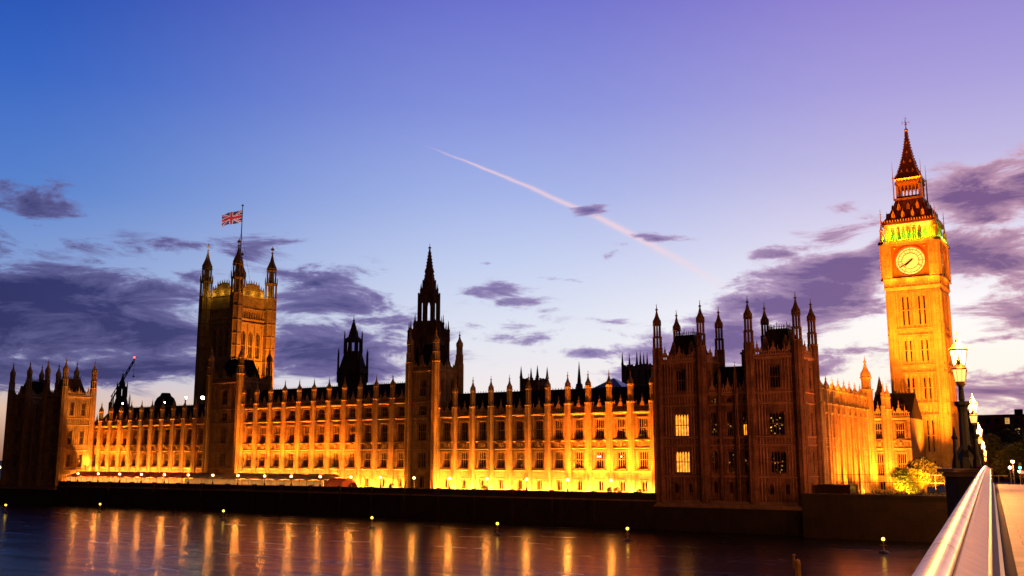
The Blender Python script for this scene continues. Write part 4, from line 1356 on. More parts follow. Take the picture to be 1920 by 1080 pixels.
def bell_turret():
    root = thing('domed_chimney_stack', 'squat dark domed stack above the far wing roof', 'chimney', (-329.3, 260, 0))
    MB().box(-3.0, 3.0, -3, 3, 4, 32).build('shaft', M['sooty'], root)
    MB().lathe(0, 0, [(32, 4.2), (33.4, 4.0), (35, 3.2), (36.0, 2.0), (36.2, 2.0), (37, 1.6)], 10).build('dome', M['slate'], root)
bell_turret()

def crenel_tower(name, label, X, Y, w, z0, z1, tip, mat):
    root = thing(name, label, 'church tower', (X, Y, 0), R(0))
    a = MB()
    T4 = (T_of((-w, -w, 0), 0), T_of((w, -w, 0), PI / 2), T_of((w, w, 0), PI), T_of((-w, w, 0), -PI / 2))
    for T in T4:
        a.M = T
        wall_storey(a, 0, 2 * w, z0, z1, w * .18, [(w * .55, w * .9, z1 - (z1 - 30) * .5, z1 - 1.6), (w * 1.1, w * 1.45, z1 - (z1 - 30) * .5, z1 - 1.6)])
        for k in range(7):
            x = (k + .5) * 2 * w / 7
            if k % 2 == 0: a.box(x - w / 7, x + w / 7, .02, .5, z1 + .4, z1 + 1.3)
        a.box(-.15, 2 * w + .15, -.15, .5, z1, z1 + .4)
        a.box(-.12, 2 * w + .12, -.12, -.002, z1 - (z1 - 30) * .62, z1 - (z1 - 30) * .62 + .4)
    a.M = None
    a.build('wall', M[mat], root)
    MB().box(-w * .82, w * .82, -w * .82, w * .82, z0, z1 - .3).build('louvres', M['glass'], root)
    for (x, y) in ((-w, -w), (w, -w), (w, w), (-w, w)):
        p = MB(); p.lathe(0, 0, [(z0, w * .17), (z1 + 1.4, w * .15), (z1 + 1.5, w * .2), (z1 + 2.2, w * .14), (tip, .05)], 8)
        p.build('pinnacle', M[mat], root, (x, y, 0))
    return root
crenel_tower('church_tower', 'small square church tower with four pinnacles behind the near lit roofs', -213.0, 350, 3.9, 4, 42.5, 48.8, 'sooty')
# cathedral twin towers (farther away)
crenel_tower('abbey_tower', 'pale grey pinnacled abbey tower, left one of the pair beside the dark pavilion', -218.5, 455, 4.0, 4, 56.5, 64.5, 'abbey')
crenel_tower('abbey_tower', 'pale grey pinnacled abbey tower, right one of the pair, touching the dark pavilion', -208.6, 455, 4.0, 4, 56.5, 64.5, 'abbey')
pr = thing('office_roof', 'low building with a blue-grey pyramid roof seen over the near wing', 'building', (-166.5, 330, 0))
MB().box(-8, 8, -7, 7, 3, 36.3).build('wall', M['abbey'], pr)
MB().frus(0, 0, 6.8, 6, .2, .2, 36.3, 40.6).build('roof', plain_mat('glazed_roof', (70, 80, 120), .3, .3, .1, 1), pr)
sp = thing('thin_spire', 'thin dark church spire between the turrets of the near wing roof', 'spire', (-181, 330, 0))
MB().box(-1.8, 1.8, -1.8, 1.8, 3, 36).build('base', M['sooty'], sp)
MB().lathe(0, 0, [(36, 1.6), (39, 1.2), (39.2, .8), (47.5, .05)]).build('spire', M['sooty'], sp)
sp2 = thing('thin_spire', 'small dark roof spire just behind the link block by the clock tower', 'spire', (-57.5, 262, 0))
MB().lathe(0, 0, [(20, 1.0), (27, 1.0), (27.2, 1.4), (28.5, .8), (31.8, .05)]).build('spire', M['sooty'], sp2)

# stair turret at the end of the side wing
stt = thing('stair_turret', 'floodlit octagonal stair turret at the inner corner by the clock tower', 'turret', (-56.6, 243.9, 0))
part('stt', lambda: turret_mb(24.2, 27.0, 33.0, 1.35), 'shaft', 'stone', stt, (0, 0, 3.3))
part('sttcap', lambda: cap_mb(5.2, 1.15), 'spire_cap', 'stone', stt, (0, 0, 30.3))
# pale turret on the link block
ltu = thing('stair_turret', 'slim pointed turret on the link block halfway to the clock tower', 'turret', (-53.6, 247.2, 0))
part('ltu', lambda: turret_mb(20.4, 22.6, 26, .62), 'shaft', 'stone', ltu, (0, 0, 3.3))
part('ltucap', lambda: cap_mb(3.6, .5), 'spire_cap', 'stone', ltu, (0, 0, 26.0))

# rear palace roofs joining everything behind the front
bk = thing('palace_rear_ranges', 'dark slate roofs of the inner courts behind the river front', 'building')
mb = MB()
mb.box(-320, -60, 222, 250, 3, 20); mb.build('wall', M['sooty'], bk)
mb = MB(); mb.gable(-320, -60, 222, 250, 20.02, 26.5, 3); mb.build('roof', M['slate'], bk)

# ------------------------------------------------------------------ terrace furniture
LX = [-285.5, -275.3, -264.9, -254.7, -244.3, -233.9, -223.6, -213.5, -203.2, -193.3, -183.0, -172.5, -162.8, -152.3, -141.6, -130.9, -120.2, -109.6, -99.0]
def terrace_lamp():
    root = thing('terrace_lamp', 'x', 'lamp', (0, 0, 0))
    p = MB()
    p.lathe(0, 0, [(0, .28), (.5, .22), (.6, .1), (1.9, .07), (2.0, .16), (2.12, .16)], 8)
    p.build('lamp_post', M['iron'], root)
    g = MB()
    g.lathe(0, 0, [(2.12, .12), (2.2, .25), (2.4, .34), (2.6, .3), (2.75, .12)], 10)
    h = g.build('globe', M['bulb'], root, smooth=True)
    MB().lathe(0, 0, [(2.75, .16), (2.82, .16), (2.95, .03)], 8).build('globe_cap', M['iron'], h)
    return root
tl = terrace_lamp()
for i, x in enumerate(LX):
    o = tl if i == 0 else copy_tree(tl)
    o.location = (x, 194.1, 4.3)
    o['label'] = f'glowing globe lamp on the terrace wall, {ORD[i]} from the left end of the row'
    o['group'] = 'globe lamps along the river terrace'
    point('globe_light', (x, 193.7, 6.75), 650 * (.9 + .9 * ((i * 7) % 5) / 4), (1, .33, .04), .3)

def marquee(label, x0, x1, roofmat, glow, n):
    root = thing('marquee', label, 'marquee', (0, 0, 0))
    y0, y1, z0 = 195.4, 202.6, 3.3
    m = MB()
    seg = (x1 - x0) / n
    for k in range(n):                           # scalloped ridge of repeated gables
        xa = x0 + k * seg; xb = xa + seg; xm = (xa + xb) / 2
        m.add([(xa, y0, 5.75), (xb, y0, 5.75), (xb, y1, 6.7), (xa, y1, 6.7), (xm, y0, 5.95), (xm, y1, 7.3), (xm, (y0 + y1) / 2, 7.35)],
              [(0, 4, 6), (0, 6, 3), (4, 1, 6), (1, 2, 6), (2, 5, 6), (5, 3, 6)])
        m.box(xa, xb, y0 - .06, y0 - .02, 5.6, 5.75)
    m.build('canopy', M[roofmat], root)
    f = MB()
    k = x0
    while k <= x1 + .01:
        f.box(k - .07, k + .07, y0, y0 + .14, z0, 5.72); k += (x1 - x0) / (n * 2)
    f.box(x0 + .07, x1 - .07, y0 + .02, y0 + .1, 5.6, 5.72); f.box(x0 + .07, x1 - .07, y0 + .02, y0 + .1, 3.32, 3.5)
    f.build('frame', M['white_frame'], root)
    c = MB(); c.box(x0 + .07, x1 - .07, y0 + .6, y0 + .7, z0, 5.72)
    c.build('curtain', M[glow], root)
    return root
M['tent_in'] = emit_mat('amber_tent_wall', (1, .45, .08), .5, 2.0)
M['tent_in2'] = emit_mat('dim_tent_wall', (.75, .5, .16), .07, 3.5)
marquee('long marquee with dusky red canopy on the far part of the terrace', -294, -238.5, 'tent_red', 'tent_in', 10)
marquee('long marquee with pale canopy and white-framed windows on the middle terrace', -238.0, -183.6, 'tent_pale', 'tent_in2', 10)
bt = thing('marquee', 'round-ended orange canopy tunnel closing the near end of the pale marquee', 'marquee', (-179.8, 199, 3.3))
m = MB()
for k in range(10):
    a, b = PI * k / 10, PI * (k + 1) / 10
    m.add([(-3.4, 3.2 * math.cos(a), 3.1 * math.sin(a)), (-3.4, 3.2 * math.cos(b), 3.1 * math.sin(b)), (2.2, 3.2 * math.cos(b), 2.9 * math.sin(b)), (2.2, 3.2 * math.cos(a), 2.9 * math.sin(a)),
           (3.6, 2.2 * math.cos(b), 2.0 * math.sin(b)), (3.6, 2.2 * math.cos(a), 2.0 * math.sin(a))], [(0, 1, 2, 3), (3, 2, 4, 5)])
m.box(-3.5, 3.5, -3.2, 3.2, 0, .06)
m.build('canopy', M['tent_red'], bt)
MB().box(-3.45, -3.35, -3.2, 3.2, .06, 2.6).build('end_wall', M['tent_pale'], bt)

def leaf_cloud(mb, c, rad, n, size, rnd, hollow=.35):
    for _ in range(n):
        while True:
            v = Vector((rnd.uniform(-1, 1), rnd.uniform(-1, 1), rnd.uniform(-1, 1)))
            l = v.length
            if hollow < l < 1: break
        p = Vector(c) + Vector((v.x * rad[0], v.y * rad[1], v.z * rad[2]))
        a = Vector((rnd.gauss(0, 1), rnd.gauss(0, 1), rnd.gauss(0, 1))).normalized()
        b = a.orthogonal().normalized(); s = size * rnd.uniform(.6, 1.4)
        mb.add([tuple(p + a * s), tuple(p + b * s * .6), tuple(p - a * s), tuple(p - b * s * .6)], [(0, 1, 2, 3)])

def tree(label, loc, h, r, n, leaf='leaf', size=.35, seed=1, blobs=9, name='tree', trunk=.3, cat='tree'):
    rnd = random.Random(seed)
    root = thing(name, label, cat, loc)
    t = MB()
    t.tube((0, 0, 0), (0, 0, h * .45), r * trunk * .35, r * trunk * .22, 8)
    f = MB()
    for k in range(blobs):
        an = rnd.uniform(0, 2 * PI); rr = rnd.uniform(.15, .62) * r
        c = (rr * math.cos(an), rr * math.sin(an), h * rnd.uniform(.42, .84))
        t.tube((0, 0, h * .3), c, r * .07, r * .03, 5)
        q = r * rnd.uniform(.35, .55)
        leaf_cloud(f, c, (q, q, q * .8), n // blobs, size, rnd)
    t.build('trunk', M['bark'], root)
    f.build('crown', M[leaf], root)
    return root
for i, x in enumerate((-167.2, -137.8, -104.5, -102.2, -97.0)):
    tree(f'low terrace shrub against the lit wall, {ORD[i]} from the left', (x, 203.5, 3.3), 1.7, 1.1, 300, 'leaf', .14, 50 + i, 5, 'shrub', .2, 'shrub')['group'] = 'shrubs on the terrace'

# ------------------------------------------------------------------ garden by the bridge
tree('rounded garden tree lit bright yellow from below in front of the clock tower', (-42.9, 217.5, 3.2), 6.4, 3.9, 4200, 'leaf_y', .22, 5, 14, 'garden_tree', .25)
tree('dark rounded tree just behind the yellow-lit one by the clock tower', (-40.8, 221.5, 3.2), 8.6, 4.6, 5200, 'leaf', .26, 9, 14, 'garden_tree', .25)
gw = thing('garden_fence', 'thin iron railings between the riverside garden and the lit side wing', 'fence', (0, 0, 0))
mb = MB()
for z in (6.6, 8.1): mb.box(-56, -24, 209.9, 210.0, z, z + .09)
k = -56
while k < -24:
    mb.box(k - .03, k + .03, 209.93, 209.97, 3.2, 8.3); k += 1.6
mb.build('rails', M['iron'], gw)
hb = thing('site_hoarding', 'dark low hoarding boxes beside the corner pavilion wall', 'hoarding', (-53.2, 200, 3.2))
MB().box(-3, 3.2, -2, 2, 0, 3.0).build('panels', M['car'], hb)
MB().box(-3.1, 3.3, -2.1, 2.1, 3.0, 3.2).build('top_rail', M['iron'], hb)
# hedge under the side wing
hg = MB(); rnd = random.Random(4)
for k in range(26): leaf_cloud(hg, (-54.5 + k * 1.15, 207.5 + rnd.uniform(-.6, .6), 3.9 + rnd.uniform(-.2, .5)), (1.1, .9, .9), 70, .2, rnd)
tag(hg.build('hedge', M['leaf']), 'low dark hedge along the riverside garden', 'hedge')

# ------------------------------------------------------------------ bridge
BD = Vector((-.12573, .99206, 0)); BR = Vector((.99206, .12573, 0))       # along, to the right
def drop(d):
    """height of the roadway relative to the camera's spot"""
    if d < 50: return .18 * math.sin(max(d, -60) / 50 * PI / 2)
    if d < 80: return .18 - (d - 50) ** 2 * .0005
    return max(.18 - .45 - (d - 80) * .030, 6.1 - 9.75 + .0)
def bp(d, a, z): return tuple(BD * d + BR * a + Vector((0, 0, z + drop(d))))
DECK = CZ - 1.58            # pavement beside the camera
stations = [-60, -30, -10] + [0, 1, 2, 3, 4, 5, 6, 8, 10, 12, 14, 17, 20, 24, 28, 32, 36, 40, 44, 48, 50, 53, 56, 60, 65, 70, 75, 80, 90, 100, 120, 140, 160, 180, 205]
def sweep(prof, st, close=True, z0=0):
    mb = MB(); n = len(prof)
    for d in st:
        for a, z in prof: mb.v.append(bp(d, a, z + z0))
    for i in range(len(st) - 1):
        for k in range(n if close else n - 1):
            k2 = (k + 1) % n
            mb.f.append((i * n + k, i * n + k2, (i + 1) * n + k2, (i + 1) * n + k))
    if close:
        mb.f.append(tuple(range(n))); mb.f.append(tuple((len(st) - 1) * n + k for k in range(n)))
    mb.fm = [0] * len(mb.f)
    return mb
def rail_mat():
    m, nt, p = newmat('glossy_rail_paint')
    g = nt.nodes.new('ShaderNodeNewGeometry')
    n = noise(nt, g.outputs['Position'], 14, 6, .7)
    n2 = noise(nt, g.outputs['Position'], 2.2, 4, .6)
    nd = noise(nt, g.outputs['Position'], 9.0, 8, .75)
    wear = ramp(nt, nd.outputs[0], [(.36, (.42, .32, .26, 1)), (.47, (1, 1, 1, 1))])
    nt.links.new(mixc(nt, .8, ramp(nt, n2.outputs[0], [(.3, lin((180, 158, 146))), (.7, lin((220, 204, 194)))]), wear, 'MULTIPLY'), p.inputs['Base Color'])
    nt.links.new(ramp(nt, n.outputs[0], [(.3, (.32, .32, .32, 1)), (.75, (.46, .46, .46, 1))]), p.inputs['Roughness'])
    p.inputs['Metallic'].default_value = .5
    b = nt.nodes.new('ShaderNodeBump'); b.inputs['Strength'].default_value = .05; b.inputs['Distance'].default_value = .004
    nt.links.new(n.outputs[0], b.inputs['Height']); nt.links.new(b.outputs[0], p.inputs['Normal'])
    return m
def paving_mat():
    m, nt, p = newmat('stone_paving')
    g = nt.nodes.new('ShaderNodeNewGeometry')
    mp = nt.nodes.new('ShaderNodeMapping'); mp.inputs['Rotation'].default_value = (0, 0, R(-7.4))
    nt.links.new(g.outputs['Position'], mp.inputs[0])
    br = nt.nodes.new('ShaderNodeTexBrick'); nt.links.new(mp.outputs[0], br.inputs['Vector'])
    br.inputs['Brick Width'].default_value = .9; br.inputs['Row Height'].default_value = .75; br.inputs['Scale'].default_value = 1
    br.inputs['Mortar Size'].default_value = .012
    br.inputs['Color1'].default_value = lin((150, 128, 112)); br.inputs['Color2'].default_value = lin((122, 104, 92)); br.inputs['Mortar'].default_value = lin((60, 50, 44))
    n = noise(nt, g.outputs['Position'], 1.4, 7, .7)
    nt.links.new(mixc(nt, .5, br.outputs[0], ramp(nt, n.outputs[0], [(.3, (.35, .35, .35, 1)), (.7, (1, 1, 1, 1))]), 'MULTIPLY'), p.inputs['Base Color'])
    p.inputs['Roughness'].default_value = .6
    return m
M['rail'] = rail_mat(); M['paving'] = paving_mat()
M['coping_paint'] = plain_mat('coping_paint', (176, 140, 112), .42, 0, .12, 6)
M['bridge_paint'] = plain_mat('bridge_green_brown_paint', (92, 70, 58), .5, 0, .25, 5)

def bridge():
    root = thing('road_bridge', 'road bridge with shiny rounded handrail leading from the viewer to the clock tower', 'bridge')
    top = CZ - .56
    # rounded rail, bead, sloped inner face
    rp = [(-.282 + .076 * math.cos(PI - PI * k / 10), .005 + .06 * math.sin(PI - PI * k / 10)) for k in range(11)]
    rp = [(-.358, -.03)] + rp + [(-.206, -.03)]
    r = sweep(rp + [(-.206, -.07), (-.358, -.07)], stations, True, top)
    ro = r.build('handrail', M['rail'], root, smooth=False)
    me = ro.data
    me.polygons.foreach_set('use_smooth', [True] * len(me.polygons))
    try: me.set_sharp_from_angle(angle=R(35))
    except Exception: pass
    sweep([(-.205, -.07), (-.205, -.012), (-.19, -.002), (-.172, -.016), (-.058, -.07), (-.046, -.068), (-.04, -.085), (-.04, -.13), (-.08, -.15)], stations, True, top).build('coping_slope', M['coping_paint'], root)
    # joints across the rail
    j = MB()
    for d in (3.0, 3.55, 6.1, 9, 12, 15, 18, 21, 24, 27, 30, 33, 36, 40, 44):
        q = [bp(d, a, z + top + .004) for a, z in rp[1:-1]] + [bp(d + .03, a, z + top + .004) for a, z in rp[1:-1]]
        n = len(q) // 2
        j.add(q, [(k, k + 1, n + k + 1, n + k) for k in range(n - 1)])
    j.build('rail_joints', M['iron'], root)
    # parapet with trefoil openings
    pw = sweep([(-.33, -.9), (-.33, -.07), (-.09, -.07), (-.09, -.9)], stations, True, top)
    pw.build('parapet', M['bridge_paint'], root)
    sweep([(-.40, -1.12), (-.40, -.88), (.0, -.88), (.05, -.95), (.05, -1.12)], stations, True, top).build('parapet_plinth', M['bridge_paint'], root)
    sweep([(-.02, 0), (.20, 0), (.20, -.2), (-.02, -.2)], stations, True, DECK - .01).build('drain_strip', M['asphalt'], root)  # dark strip standing in for the parapet's shadow on the pavement
    sweep([(.20, 0.0), (3.6, 0.0), (3.6, -.3), (.20, -.3)], stations, True, DECK + .03).build('pavement', M['paving'], root)
    sweep([(3.6, .04), (3.85, .04), (3.85, -.3), (3.6, -.3)], stations, True, DECK).build('kerb', M['ledge'], root)
    sweep([(3.85, -.12), (18.2, -.12), (18.2, -.5), (3.85, -.5)], stations, True, DECK).build('roadway', M['asphalt'], root)
    sweep([(18.2, .04), (18.45, .04), (18.45, -.3), (18.2, -.3)], stations, True, DECK).build('kerb', M['ledge'], root)
    sweep([(18.45, 0.03), (22.0, 0.03), (22.0, -.3), (18.45, -.3)], stations, True, DECK).build('pavement', M['paving'], root)
    sweep([(22.0, -.1), (22.0, 1.0), (22.35, 1.0), (22.35, -.1)], stations, True, DECK).build('parapet', M['bridge_paint'], root)
    sweep([(-.42, -.3), (22.4, -.3), (22.4, -1.6), (-.42, -1.6)], stations, True, DECK).build('deck_girder', M['bridge_paint'], root)
    mk = MB()
    for k in range(-10, 40):
        mk.v += [bp(k * 6, 10.95, DECK - .114), bp(k * 6, 11.07, DECK - .114), bp(k * 6 + 3, 11.07, DECK - .114), bp(k * 6 + 3, 10.95, DECK - .114)]
        n = len(mk.v); mk.f.append((n - 4, n - 3, n - 2, n - 1)); mk.fm.append(0)
    mk.build('lane_markings', plain_mat('road_paint', (190, 185, 175), .6, 0, .1, 3), root)
    # piers with cutwaters; the nearest carries the lamp on a broad ledge
    rzb = math.atan2(BD.y, BD.x) - PI / 2
    for d in (52, 92, 132, 170):
        pr_ = MB()
        z = DECK + drop(d)
        pr_.box(-1.6, 22.5, -1.5, 1.5, -7, z - 1.6)
        pr_.extr([(-2.6, -3), (-2.6, -3)], 0, 0) if False else None
        pr_.add([(-1.6, -1.5, -7), (-2.6, 0, -7), (-1.6, 1.5, -7), (-1.6, -1.5, z - 7.4), (-2.6, 0, z - 7.4), (-1.6, 1.5, z - 7.4)], [(0, 1, 4, 3), (1, 2, 5, 4), (3, 4, 5), (0, 2, 1), (0, 3, 5, 2)])
        pr_.build('pier', M['river_wall'], root, tuple(BD * d), rzb)
bridge()

def bridge_lamp(label, d, a=-1.02):
    z = CZ - .56 + drop(d) - .05
    rzb = math.atan2(BD.y, BD.x) - PI / 2
    root = thing('street_lamp', label, 'street lamp', tuple(BD * d + BR * a + Vector((0, 0, z))), rzb, 'ornate lamps along the bridge parapet')
    b = MB()          # octagonal ledge projecting from the parapet
    b.add([(-1.2, -1.3, 0), (-.5, -2.0, 0), (1.05, -2.0, 0), (1.05, 2.0, 0), (-.5, 2.0, 0), (-1.2, 1.3, 0),
           (-1.2, -1.3, -.16), (-.5, -2.0, -.16), (1.05, -2.0, -.16), (1.05, 2.0, -.16), (-.5, 2.0, -.16), (-1.2, 1.3, -.16)],
          [(0, 1, 2, 3, 4, 5), (6, 11, 10, 9, 8, 7)] + [(k, 6 + k, 6 + (k + 1) % 6, (k + 1) % 6) for k in range(6)])
    b.add([(-1.05, -1.2, -.34), (-.45, -1.85, -.34), (1.0, -1.85, -.34), (1.0, 1.85, -.34), (-.45, 1.85, -.34), (-1.05, 1.2, -.34),
           (-.95, -1.1, -.161), (-.4, -1.7, -.161), (1.0, -1.7, -.161), (1.0, 1.7, -.161), (-.4, 1.7, -.161), (-.95, 1.1, -.161)],
          [(6, 7, 8, 9, 10, 11), (0, 5, 4, 3, 2, 1)] + [(k, (k + 1) % 6, 6 + (k + 1) % 6, 6 + k) for k in range(6)])
    b.build('ledge', M['ledge'], root)
    b2 = MB()
    b2.add([(-.9, -1.0, -15), (-.35, -1.6, -9), (.9, -1.6, -9), (.9, 1.6, -15), (-.35, 1.6, -9), (-.9, 1.0, -15),
            (-.9, -1.0, -.36), (-.35, -1.6, -.36), (.9, -1.6, -.36), (.9, 1.6, -.36), (-.35, 1.6, -.36), (-.9, 1.0, -.36)],
           [(6, 7, 8, 9, 10, 11), (0, 5, 4, 3, 2, 1)] + [(k, (k + 1) % 6, 6 + (k + 1) % 6, 6 + k) for k in range(6)])
    b2.build('refuge_wall', M['river_wall'], root)
    p = MB()
    p.lathe(0, 0, [(0, .42), (.5, .36), (.8, .24), (2.5, .2), (2.75, .24), (2.85, .34), (3.0, .34), (3.02, .12), (3.1, .14), (3.8, .1), (3.85, .16), (3.95, .16), (4.0, .1), (4.5, .1)], 8)
    for (x, y) in ((-.42, -.42), (.42, -.42), (-.42, .42), (.42, .42)):
        p.lathe(x, y, [(0, .2), (.35, .17), (.6, .09), (1.3, .08), (1.35, .15), (1.5, .08), (1.85, .02)], 6)
        p.tube((x, y, .5), (0, 0, 1.2), .05, .09, 5)
    p.build('pedestal', M['iron'], root)
    arm = MB()
    for s_ in (-1, 1):
        arm.tube((0, 0, 3.5), (0, s_ * .5, 3.5), .05, .05, 5); arm.tube((0, s_ * .5, 3.5), (0, s_ * .62, 3.7), .05, .04, 5)
        arm.tube((0, 0, 4.1), (0, s_ * .6, 3.9), .035, .035, 4)
    arm.build('arms', M['iron'], root)
    def lant():
        m = MB()
        m.lathe(0, 0, [(0, .12), (.16, .24), (.2, .24)], 8)
        for k in range(8):
            an = PI / 8 + k * PI / 4
            m.tube((.24 * math.cos(an), .24 * math.sin(an), .2), (.34 * math.cos(an), .34 * math.sin(an), .78), .016, None, 4)
        m.lathe(0, 0, [(.78, .36), (.84, .38), (.88, .34), (1.02, .22), (1.12, .1), (1.2, .08), (1.24, .12), (1.3, .04), (1.55, .02)], 8)
        return m
    def glass():
        return MB().lathe(0, 0, [(.2, .22), (.78, .32)], 8)
    for nm, y, zz, sc_ in (('main_lantern', 0, 4.42, 1.15), ('side_lantern', -.62, 3.68, .92), ('side_lantern', .62, 3.68, .92)):
        l = part('lantern', lant, nm, 'gold_frame', root, (0, y, zz)); l.scale = (sc_,) * 3
        g = part('lantern_glass', glass, 'lamp_glass', 'bulb' if nm == 'main_lantern' else 'bulb_low', l)
    w = root.matrix_basis @ Vector((0, 0, 5.0))
    return root
names = ['nearest tall lamp on the bridge parapet in front of the clock tower', 'second bridge lamp, smaller, just right of the clock tower base', 'third bridge lamp along the parapet in front of the dark trees',
         'fourth bridge lamp, tiny, above the end of the handrail', 'fifth and farthest bridge lamp at the end of the handrail']
for nm, d in zip(names, (50, 87, 124, 165, 196)):
    bridge_lamp('ornate ' + nm, d)
    z = CZ - .56 + drop(d) + 4.6
    q = BD * d + BR * (-1.02)
    point('lamp_light', (q.x + .1, q.y, z + 1.2), 17000, (1, .34, .06), .25)
q = BD * -9 + BR * -1.02  # unseen lamp added behind the viewer to brighten the near pavement
bridge_lamp('ornate bridge lamp just behind the viewer, outside the picture', -9)
point('lamp_light', (q.x + .1, q.y, CZ + 5.6), 13000, (1, .45, .13), .25)
# lamps across the road and behind the viewer light the pavement
for d in (-16, 20, 60, 100):
    q = BD * d + BR * 24.5
    rt = thing('street_lamp', f'bridge lamp on the opposite parapet, outside the picture, {ORD[(d + 16) // 36]} along', 'street lamp', (q.x, q.y, DECK + drop(d) + 1.0), 0, 'ornate lamps on the opposite parapet')
    MB().lathe(0, 0, [(0, .42), (.5, .36), (.8, .24), (2.5, .2), (2.75, .24), (3.0, .34), (3.02, .12), (4.05, .12)], 8).build('pedestal', M['iron'], rt)
    g = part('lantern_glass', lambda: MB().lathe(0, 0, [(.2, .22), (.78, .32)], 8), 'lamp_glass', 'bulb', rt, (0, 0, 4.0))
    point('lamp_light', (q.x, q.y, DECK + drop(d) + 6.6), 13000, (1, .40, .10), .3)

# ------------------------------------------------------------------ beyond the bridge: trees, offices, traffic
def road_dir(d, a): return BD * d + BR * a
rt2 = sheet('road', -45, 45, 204, 420, 3.204, M['asphalt'])
offs = [((-54, 430), 34, 26, 24.5, 'long dark office block closing the view beyond the bridge'), ((-24, 424), 24, 24, 26.8, 'darker taller office block at the right edge beyond the trees'), ((-88, 520), 26, 20, 27, 'distant dim office block left of the bridge end')]
for i, ((x, y), w, dpt, h, lb) in enumerate(offs):
    rt = thing('office_building', lb, 'building', (x, y, 3.2))
    m = MB()
    for fl in range(6):
        z0 = fl * (h / 6.0)
        wall_storey(m, -w / 2, w / 2, z0, z0 + h / 6, .5, [(-w / 2 + 2 + k * 3.4, -w / 2 + 3.6 + k * 3.4, z0 + 1.0, z0 + h / 6 - .8) for k in range(int((w - 3) / 3.4))])
    m.box(-w / 2, w / 2, .5, dpt, 0, h)
    m.build('wall', M['building'], rt)
    g = MB(); g.box(-w / 2 + .3, w / 2 - .3, .4, .49, .2, h - .3); g.build('window_glass', M['glass'], rt)
    rnd = random.Random(i)
    for k in range(5):
        xx = -w / 2 + 2 + rnd.randrange(int((w - 3) / 3.4)) * 3.4; fl = rnd.randrange(2, 6)
        MB().box(xx, xx + 1.6, .3, .38, fl * h / 6 + 1.0, (fl + 1) * h / 6 - .8).build('lit_window', M['lit_soft'], rt)
    MB().box(-w / 2 - .3, w / 2 + .3, -.3, dpt, h, h + .5).box(-w * .3, -w * .2, 4, 7, h + .5, h + 3).box(w * .25, w * .33, 4, 7, h + .5, h + 2.6).build('roof', M['slate'], rt)
tspots = [(-46, 330, 15, 7), (-38, 300, 15, 7), (-26, 262, 12, 6.5), (-54, 380, 20, 9), (-31, 330, 17, 8), (-40, 375, 19, 9), (-17, 255, 12, 6.5), (-24, 310, 18, 8)]
tl_lab = ['dark street tree nearest the clock tower beyond the bridge', 'dark rounded street tree over the end of the handrail', 'broad dark plane tree right of the bridge end', 'large dark tree far behind the bridge end',
          'dark tree in the middle of the row beyond the bridge', 'tall dark tree below the office roofline', 'smaller dark tree at the right edge beyond the pavement', 'tall dark tree at the right edge below the offices']
for i, (x, y, h, r) in enumerate(tspots):
    tree(tl_lab[i], (x, y, 3.2), h, r, 2600, 'leaf', .6, 20 + i, 12, 'street_tree', .2)['group'] = 'trees beyond the bridge'
# traffic signals and street lights at the junction
def traffic_light(label, x, y, colr, z=3.2):
    rt = thing('traffic_light', label, 'traffic light', (x, y, z))
    MB().tube((0, 0, 0), (0, 0, 3.0), .07, .06, 8).build('pole', M['iron'], rt)
    h = MB().box(-.2, .2, -.15, .15, 2.6, 3.6).build('signal_head', M['iron'], rt)
    zz = {'red_lamp': 3.4, 'green_lamp': 2.8}[colr]
    m = MB(); m.M = Matrix.Translation((0, -.2, zz)) @ Matrix.Rotation(PI / 2, 4, 'X'); m.lathe(0, 0, [(-.05, .2), (.05, .2)], 12); m.M = None
    m.build('signal_lens', M[colr], h)
q = road_dir(178, 4.0); traffic_light('traffic light showing green at the far end of the bridge', q.x, q.y, 'green_lamp', DECK + drop(178) + .6)
q = road_dir(150, 3.55); traffic_light('traffic light showing red above the traffic at the bridge end', q.x, q.y, 'red_lamp', DECK + drop(150) - 1.2)
for i, (px_d, a, zz) in enumerate(((190, 3.2, 4.2), (200, 2.9, 3.2), (210, 4.6, 2.4), (190, 4.5, 2.4))):
    q = road_dir(px_d, a)
    rt = thing('street_light', f'small white street light over the junction, {ORD[i]} of four from the left', 'street light', (q.x, q.y, DECK + drop(px_d)), 0, 'street lights at the junction')
    hh = zz + .2
    MB().tube((0, 0, 0), (0, 0, hh), .07, .05, 6).build('pole', M['iron'], rt)
    MB().lathe(0, 0, [(hh, .1), (hh + .15, .3), (hh + .4, .3), (hh + .5, .08)], 8).build('lamp_glass', M['bulb'], rt)
    point('street_glow', (q.x, q.y - .8, DECK + drop(px_d) + hh + 1.2), 9000, (1, .33, .08), .3)
